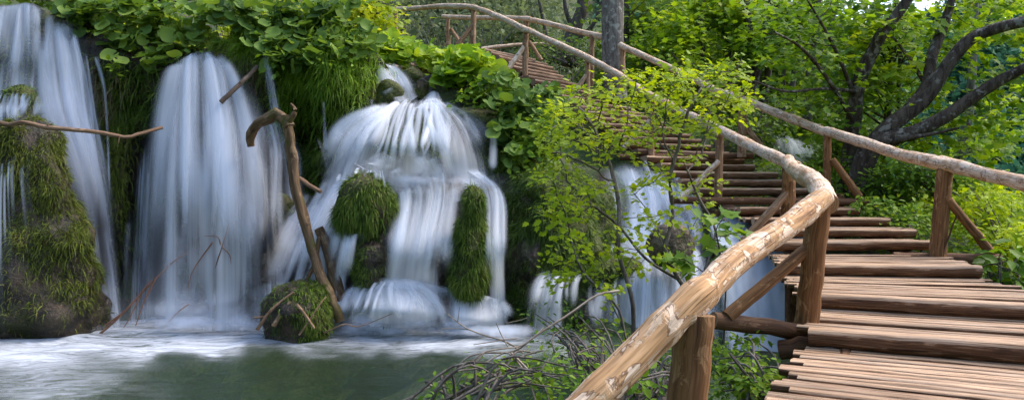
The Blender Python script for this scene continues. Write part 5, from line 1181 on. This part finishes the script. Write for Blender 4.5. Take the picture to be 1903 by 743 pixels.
# upright neighbour to its left
limbs = [PX([(1570, 370, 12.9), (1578, 300, 12.8), (1588, 212, 12.7), (1600, 140, 12.6), (1624, 92, 12.5), (1646, 52, 12.4), (1684, 4, 12.3), (1720, -70, 12.2)]), PX([(1592, 190, 12.7), (1560, 110, 12.2), (1530, 50, 11.8), (1500, 0, 11.6)]), PX([(1588, 230, 12.7), (1540, 150, 12.0), (1490, 90, 11.6), (1440, 60, 11.2)]), PX([(1590, 170, 12.6), (1530, 165, 12.0), (1460, 170, 11.6), (1400, 150, 11.4)])]
cr = np.vstack([poly_pts([(1380, 10), (1500, -50), (1640, -50), (1640, 60), (1560, 110), (1400, 120)], 170, 11.6, 14.4), poly_pts([(1390, 110), (1560, 90), (1600, 180), (1560, 240), (1450, 200), (1390, 160)], 110, 11.4, 14.0), poly_pts([(1480, 190), (1620, 190), (1600, 260), (1500, 270)], 36, 12.2, 14)])
woody('maple_tree', 'upright mottled maple whose lower branches spread left in flat leafy layers', 'tree', limbs[0][0], limbs, cr, .16, 2.2, .22, .006, .010, T_MAPLE, .13, 4, 'maple', 'bark_dark', 70, .11, .4, 2.4, limbs=[(.15, .08), (.04, .015), (.045, .015), (.035, .012)], parts=('trunk', 'crown'))
def pole_tree(label, pts, r0, r1, bark='bark_dark', crown=None, N=0, leaf='wood_leaf', size=.18, forks=(), name='woodland_tree'):
    t = thing(name, label, 'tree', pts[0])
    g = Geo(); m = 26; g.tube(catmull(pts, m), np.linspace(r0, r1, m), 14, False, pts[0][0], .10)
    for f in forks: k = max(8, 4 * len(f[0])); g.tube(catmull(f[0], k), np.linspace(f[1], f[2], k), 8, False, f[1] * 9, .12)
    g.build('trunk', M[bark], t)
    if N:
        B = np.array(crown, float); cl = N // 14
        k = RNG.choice(len(B), cl, p=B[:, 6] / B[:, 6].sum()); v = rnd_dirs(cl) * (RNG.random((cl, 1)) ** .4)
        c = Pv(B[k, 0] + v[:, 0] * B[k, 2], B[k, 1] - v[:, 2] * B[k, 3], B[k, 4] + v[:, 1] * B[k, 5])
        r = np.repeat(np.arange(cl), 14); n = len(r); off = RNG.normal(0, .30, (n, 3)) * np.array([1, 1, .35])
        nrm = unit(np.array([0, -.3, 1]) + RNG.normal(0, .4, (n, 3))); d = unit(off + RNG.normal(0, .2, (n, 3)))
        g = Geo(); g.leaves(T_LOBED if size > .13 else T_OVATE, c[r] + off, d, nrm, size * RNG.uniform(.6, 1.25, n)); g.build('crown', M[leaf], t)
        g = Geo()
        for q in c[::3]:
            a = np.array(catmull(pts, m)); b = a[np.argmin(np.abs(a[:, 2] - q[2] + .5))]
            g.tube(catmull([b, (b + q) / 2 + np.array([0, 0, .15]) + RNG.normal(0, .12, 3), q], 7), np.linspace(.022, .006, 7), 4, False)
        g.build('branches', M[bark], t)
    return t
pole_tree('thick grey mottled trunk standing between the railings at the top of the stairs', PX([(1146, 190, 17.0), (1140, 120, 17.0), (1138, 60, 17.0), (1139, 0, 17.0), (1140, -140, 17.0)]), .27, .24, 'bark_grey')
pole_tree('slender pale birch-like trunk standing by the lake behind the leaning maple', PX([(1786, 300, 15.5), (1792, 250, 15.5), (1802, 200, 15.5), (1808, 100, 15.5), (1811, 0, 15.5), (1812, -120, 15.5)]), .10, .075, 'bark_grey', [(1840, 40, 90, 60, 15.5, 1.2, 1), (1800, 285, 60, 30, 15.2, .8, .6), (1860, 230, 60, 50, 15.5, 1, .8)], 700, 'maple_sunny', .19)
pole_tree('thin twin-stemmed tree between the two big maples', PX([(1640, 330, 14), (1648, 235, 14), (1656, 130, 14), (1664, 40, 14), (1668, -80, 14)]), .07, .05, 'bark_dark', [(1640, 60, 110, 60, 14.2, 1.2, 1), (1600, 150, 90, 60, 14.4, 1, 1)], 1500, 'maple', .17, [(PX([(1668, 300, 14), (1668, 210, 14), (1672, 120, 14), (1676, 30, 14)]), .05, .03)])
pole_tree('dark slim tree with bright leaf layers over the middle of the stairs', PX([(1300, 170, 19.5), (1303, 100, 19.5), (1304, 40, 19.5), (1306, -60, 19.5)]), .11, .08, 'bark_dark', [(1255, 60, 55, 50, 18.8, 1.0, 1.4), (1230, 100, 40, 24, 18.4, .8, .8), (1330, 20, 70, 40, 19.3, 1.0, 1)], 1700, 'maple_sunny', .20)
pole_tree('dark forked trunk further right, under hanging leaf sprays', PX([(1350, 180, 20.5), (1352, 100, 20.5), (1342, 40, 20.5), (1334, -60, 20.5)]), .12, .09, 'bark_dark', [(1390, 60, 60, 45, 19.5, 1.2, 1.2), (1360, 10, 60, 40, 20, 1, 1), (1420, 90, 40, 30, 18.4, .8, .8)], 1500, 'maple', .20, [(PX([(1352, 110, 20.5), (1366, 50, 20.5), (1380, -20, 20.5)]), .08, .06)])
pole_tree('thickest of the dark leaning trunks in the woods behind the stairs', PX([(1388, 215, 19), (1394, 160, 19), (1412, 90, 19), (1432, 40, 19), (1450, -40, 19)]), .24, .17, 'bark_dark', None, 0, forks=[(PX([(1396, 160, 19), (1392, 80, 19), (1385, -10, 19)]), .14, .1), (PX([(1404, 120, 19), (1440, 90, 19), (1478, 30, 19), (1490, -20, 19)]), .10, .07), (PX([(1420, 215, 19), (1425, 150, 19), (1440, 60, 19), (1460, -20, 19)]), .1, .08)])
pole_tree('leaning dark tree trunk in the grey thicket left of the grey trunk', PX([(1045, 120, 24), (1056, 86, 24), (1070, 50, 24), (1082, 15, 24), (1092, -60, 24)]), .26, .18, 'bark_far', None, 0, forks=[(PX([(1058, 84, 24), (1100, 50, 24), (1120, 0, 24)]), .09, .05), (PX([(1066, 60, 24), (1052, 20, 24), (1046, -20, 24)]), .09, .05), (PX([(1030, 110, 25), (1012, 50, 25), (1000, -10, 25)]), .08, .05)])
pole_tree('slim dark trunk just right of the thick grey trunk', PX([(1162, 160, 21), (1163, 90, 21), (1165, 20, 21), (1166, -60, 21)]), .10, .08, 'bark_far', [(1200, 40, 40, 40, 21, 1, 1)], 420, 'wood_leaf', .2)
pole_tree('thin dark stem among sunlit yellow leaves, left of the upper railing', PX([(696, 110, 17), (699, 60, 17), (702, 20, 17), (704, -60, 17)]), .07, .05, 'bark_dark', [(668, 22, 40, 30, 16.5, .8, 1.4), (700, 50, 14, 20, 16.6, .6, .5), (625, 4, 50, 16, 16.5, .8, 1)], 1500, 'yellow_leaf', .15)
pole_tree('thin tree at the top left corner above the left waterfall', PX([(160, 60, 15), (150, 0, 15), (140, -80, 15)]), .08, .06, 'bark_dark', [(120, -10, 120, 24, 14.5, 1.0, 1), (240, -12, 120, 20, 14.5, 1, 1), (420, -8, 90, 16, 14.5, 1, 1)], 1500, 'wood_leaf', .18)

pole_tree('straight dark trunk in the woods, left of the upright mottled maple', PX([(1500, 240, 17.5), (1506, 160, 17.5), (1512, 80, 17.5), (1522, -60, 17.5)]), .13, .10, 'bark_dark', [(1500, 30, 70, 40, 17.8, 1.2, 1)], 700, 'maple', .18, [(PX([(1508, 130, 17.5), (1535, 70, 17.5), (1560, -10, 17.5)]), .07, .05)])
pole_tree('pair of thin grey stems in front of the woods, right of the leaning dark trunks', PX([(1470, 235, 18.5), (1474, 150, 18.5), (1484, 70, 18.5), (1496, -60, 18.5)]), .07, .05, 'bark_far', None, 0, forks=[(PX([(1458, 235, 18.6), (1456, 140, 18.6), (1462, 40, 18.6), (1466, -40, 18.6)]), .06, .045)])
# ------------------------------------------------------------------ woodland masses behind
def mass(name, label, pts, size, mat, tmpl=T_QUAD, flat=.5, jit=.6, up=(0, -.5, .8)):
    n = len(pts)
    g = Geo(); g.leaves(tmpl, pts, unit(RNG.normal(size=(n, 3)) * np.array([1, 1, flat])), np.array(up) + RNG.normal(0, jit, (n, 3)), size * RNG.uniform(.5, 1.3, n))
    o = g.build(name, M[mat]); tag(o, label, 'woods', kind='stuff'); return o
def crowns(cs, per, shell=.4):
    """cs: world centre xyz + radii xyz"""
    cs = np.array(cs, float); k = np.repeat(np.arange(len(cs)), per); n = len(k)
    v = rnd_dirs(n) * (RNG.random((n, 1)) ** shell)
    lump = 1 + .35 * fbm(v * 1.7 + k[:, None] * 3.1, 3)
    return cs[k, :3] + v * cs[k, 3:] * lump[:, None]
rr = np.random.default_rng(21)
# grey-green willow thicket on the slope beyond the upper railing
cs = []
for k in range(60):
    Y = rr.uniform(25, 46); X = (rr.uniform(640, 1190) - CX) / F * Y
    z = float(ground_z(X, Y)); h = rr.uniform(1.6, 3.6); cs.append((X, Y, z + h * .55, h * .62, h * .62, h * .72))
mass('willow_thicket', 'soft grey-green thicket on the slope beyond the upper railing', crowns(cs, 900, .5), .22, 'willow', T_QUAD, 1.0, .9)
g = Geo()
for k in range(110):
    Y = rr.uniform(23, 34); X = (rr.uniform(700, 1120) - CX) / F * Y; z = float(ground_z(X, Y)); h = rr.uniform(1.2, 3.5); lean = rr.normal(0, .5, 2)
    g.tube(catmull([(X, Y, z), (X + lean[0] * .4, Y + lean[1] * .3, z + h * .5), (X + lean[0] * h * .6, Y + lean[1] * .6, z + h)], 9), np.linspace(.03, .01, 9), 5, False)
tag(g.build('thicket_stems', M['bark_grey']), 'thin pale stems in the grey-green thicket', 'woods', kind='stuff')
# shady woodland behind the maples and stairs
cs = []
for k in range(60):
    Y = rr.uniform(22, 34); px = rr.uniform(1150, 1640); X = (px - CX) / F * Y
    z = max(float(ground_z(X, Y)), .3); h = rr.uniform(3.0, 7.0); cs.append((X, Y, z + h * rr.uniform(.3, .9), h * .34, h * .34, h * .36))
mass('woodland', 'shady green woodland behind the stairs and the maples', crowns(cs, 700, .5), .26, 'wood_leaf', T_QUAD, .6, .6)
cs = []
for k in range(26):
    Y = rr.uniform(15.5, 24); px = rr.uniform(1560, 1960); X = (px - CX) / F * Y
    cs.append((X, Y, rr.uniform(.2, 1.5), rr.uniform(.7, 1.2), rr.uniform(.6, 1), rr.uniform(.4, .8)))
mass('lakeside_bushes', 'sunlit bushes along the lake shore beyond the maple', crowns(cs, 420, .5), .17, 'maple', T_OVATE, .6, .5)
cs = []
for k in range(34):
    Y = rr.uniform(14.5, 24); px = rr.uniform(440, 625) if k % 2 else rr.uniform(-120, 560); X = (px - CX) / F * Y
    z = float(ground_z(X, Y)); h = rr.uniform(1.2, 2.2); cs.append((X, Y, z + h * .4, h * .6, h * .6, h * .5))
mass('plateau_bushes', 'sunlit bushes on the plateau behind the falls', crowns(cs, 380, .5), .19, 'yellow_leaf', T_OVATE, .6, .5)
# wooded hills across the lake
n = 90000
r = rr.uniform(96, 200, n); a = rr.uniform(.12, .95, n); X, Y = r * np.sin(a), r * np.cos(a)
Z = far_z(X, Y); lump = fbm(np.stack([X * .16, Y * .16, 0 * X], -1), 3)
p = np.stack([X, Y, Z + 2.5 + 3.0 * lump + rr.uniform(-1.2, .6, n)], -1)
mass('far_forest', 'blue-green forested hillside across the lake', p, 1.5, 'far_leaf', T_QUAD, .6, .6)
# ------------------------------------------------------------------ camera, sky, sun
cam = bpy.data.cameras.new('Camera'); co = bpy.data.objects.new('Camera', cam); COL.objects.link(co); SC.camera = co
cam.sensor_width = 36.0; cam.lens = F / 1903.0 * 36.0; cam.clip_start = .05; cam.clip_end = 2000
co.location = (0, 0, CZ); co.rotation_euler = (math.radians(90), 0, 0)
w = bpy.data.worlds.new('World'); SC.world = w; w.use_nodes = True
nt = w.node_tree; bg = nt.nodes['Background']
sky = nt.nodes.new('ShaderNodeTexSky'); sky.sky_type = 'NISHITA'; sky.sun_disc = False
EL, AZ = 52.0, 72.0            # sun high over the woods on the right
sky.sun_elevation = math.radians(EL); sky.sun_rotation = math.radians(AZ)
sky.air_density = 1.0; sky.dust_density = 2.5; sky.ozone_density = 1.0
nt.links.new(sky.outputs[0], bg.inputs[0]); bg.inputs[1].default_value = .15
sun = bpy.data.lights.new('Sun', 'SUN'); so = bpy.data.objects.new('Sun', sun); COL.objects.link(so)
sun.energy = .9; sun.angle = math.radians(20); sun.color = (1, .93, .82)
dirv = Vector((math.sin(math.radians(AZ)) * math.cos(math.radians(EL)), math.cos(math.radians(AZ)) * math.cos(math.radians(EL)), math.sin(math.radians(EL))))
so.rotation_euler = dirv.to_track_quat('Z', 'Y').to_euler(); so.location = (20, 20, 30)
SC.view_settings.view_transform = 'Standard'; SC.view_settings.look = 'None'; SC.view_settings.exposure = 1.58; SC.view_settings.gamma = 1.0
SC.render.engine = 'CYCLES'
SC.cycles.transparent_max_bounces = 26; SC.cycles.max_bounces = 6; SC.cycles.diffuse_bounces = 3; SC.cycles.glossy_bounces = 2; SC.cycles.transmission_bounces = 4
SC.cycles.use_denoising = True; SC.cycles.sample_clamp_indirect = 6.0
SC.cycles.caustics_reflective = False; SC.cycles.caustics_refractive = False
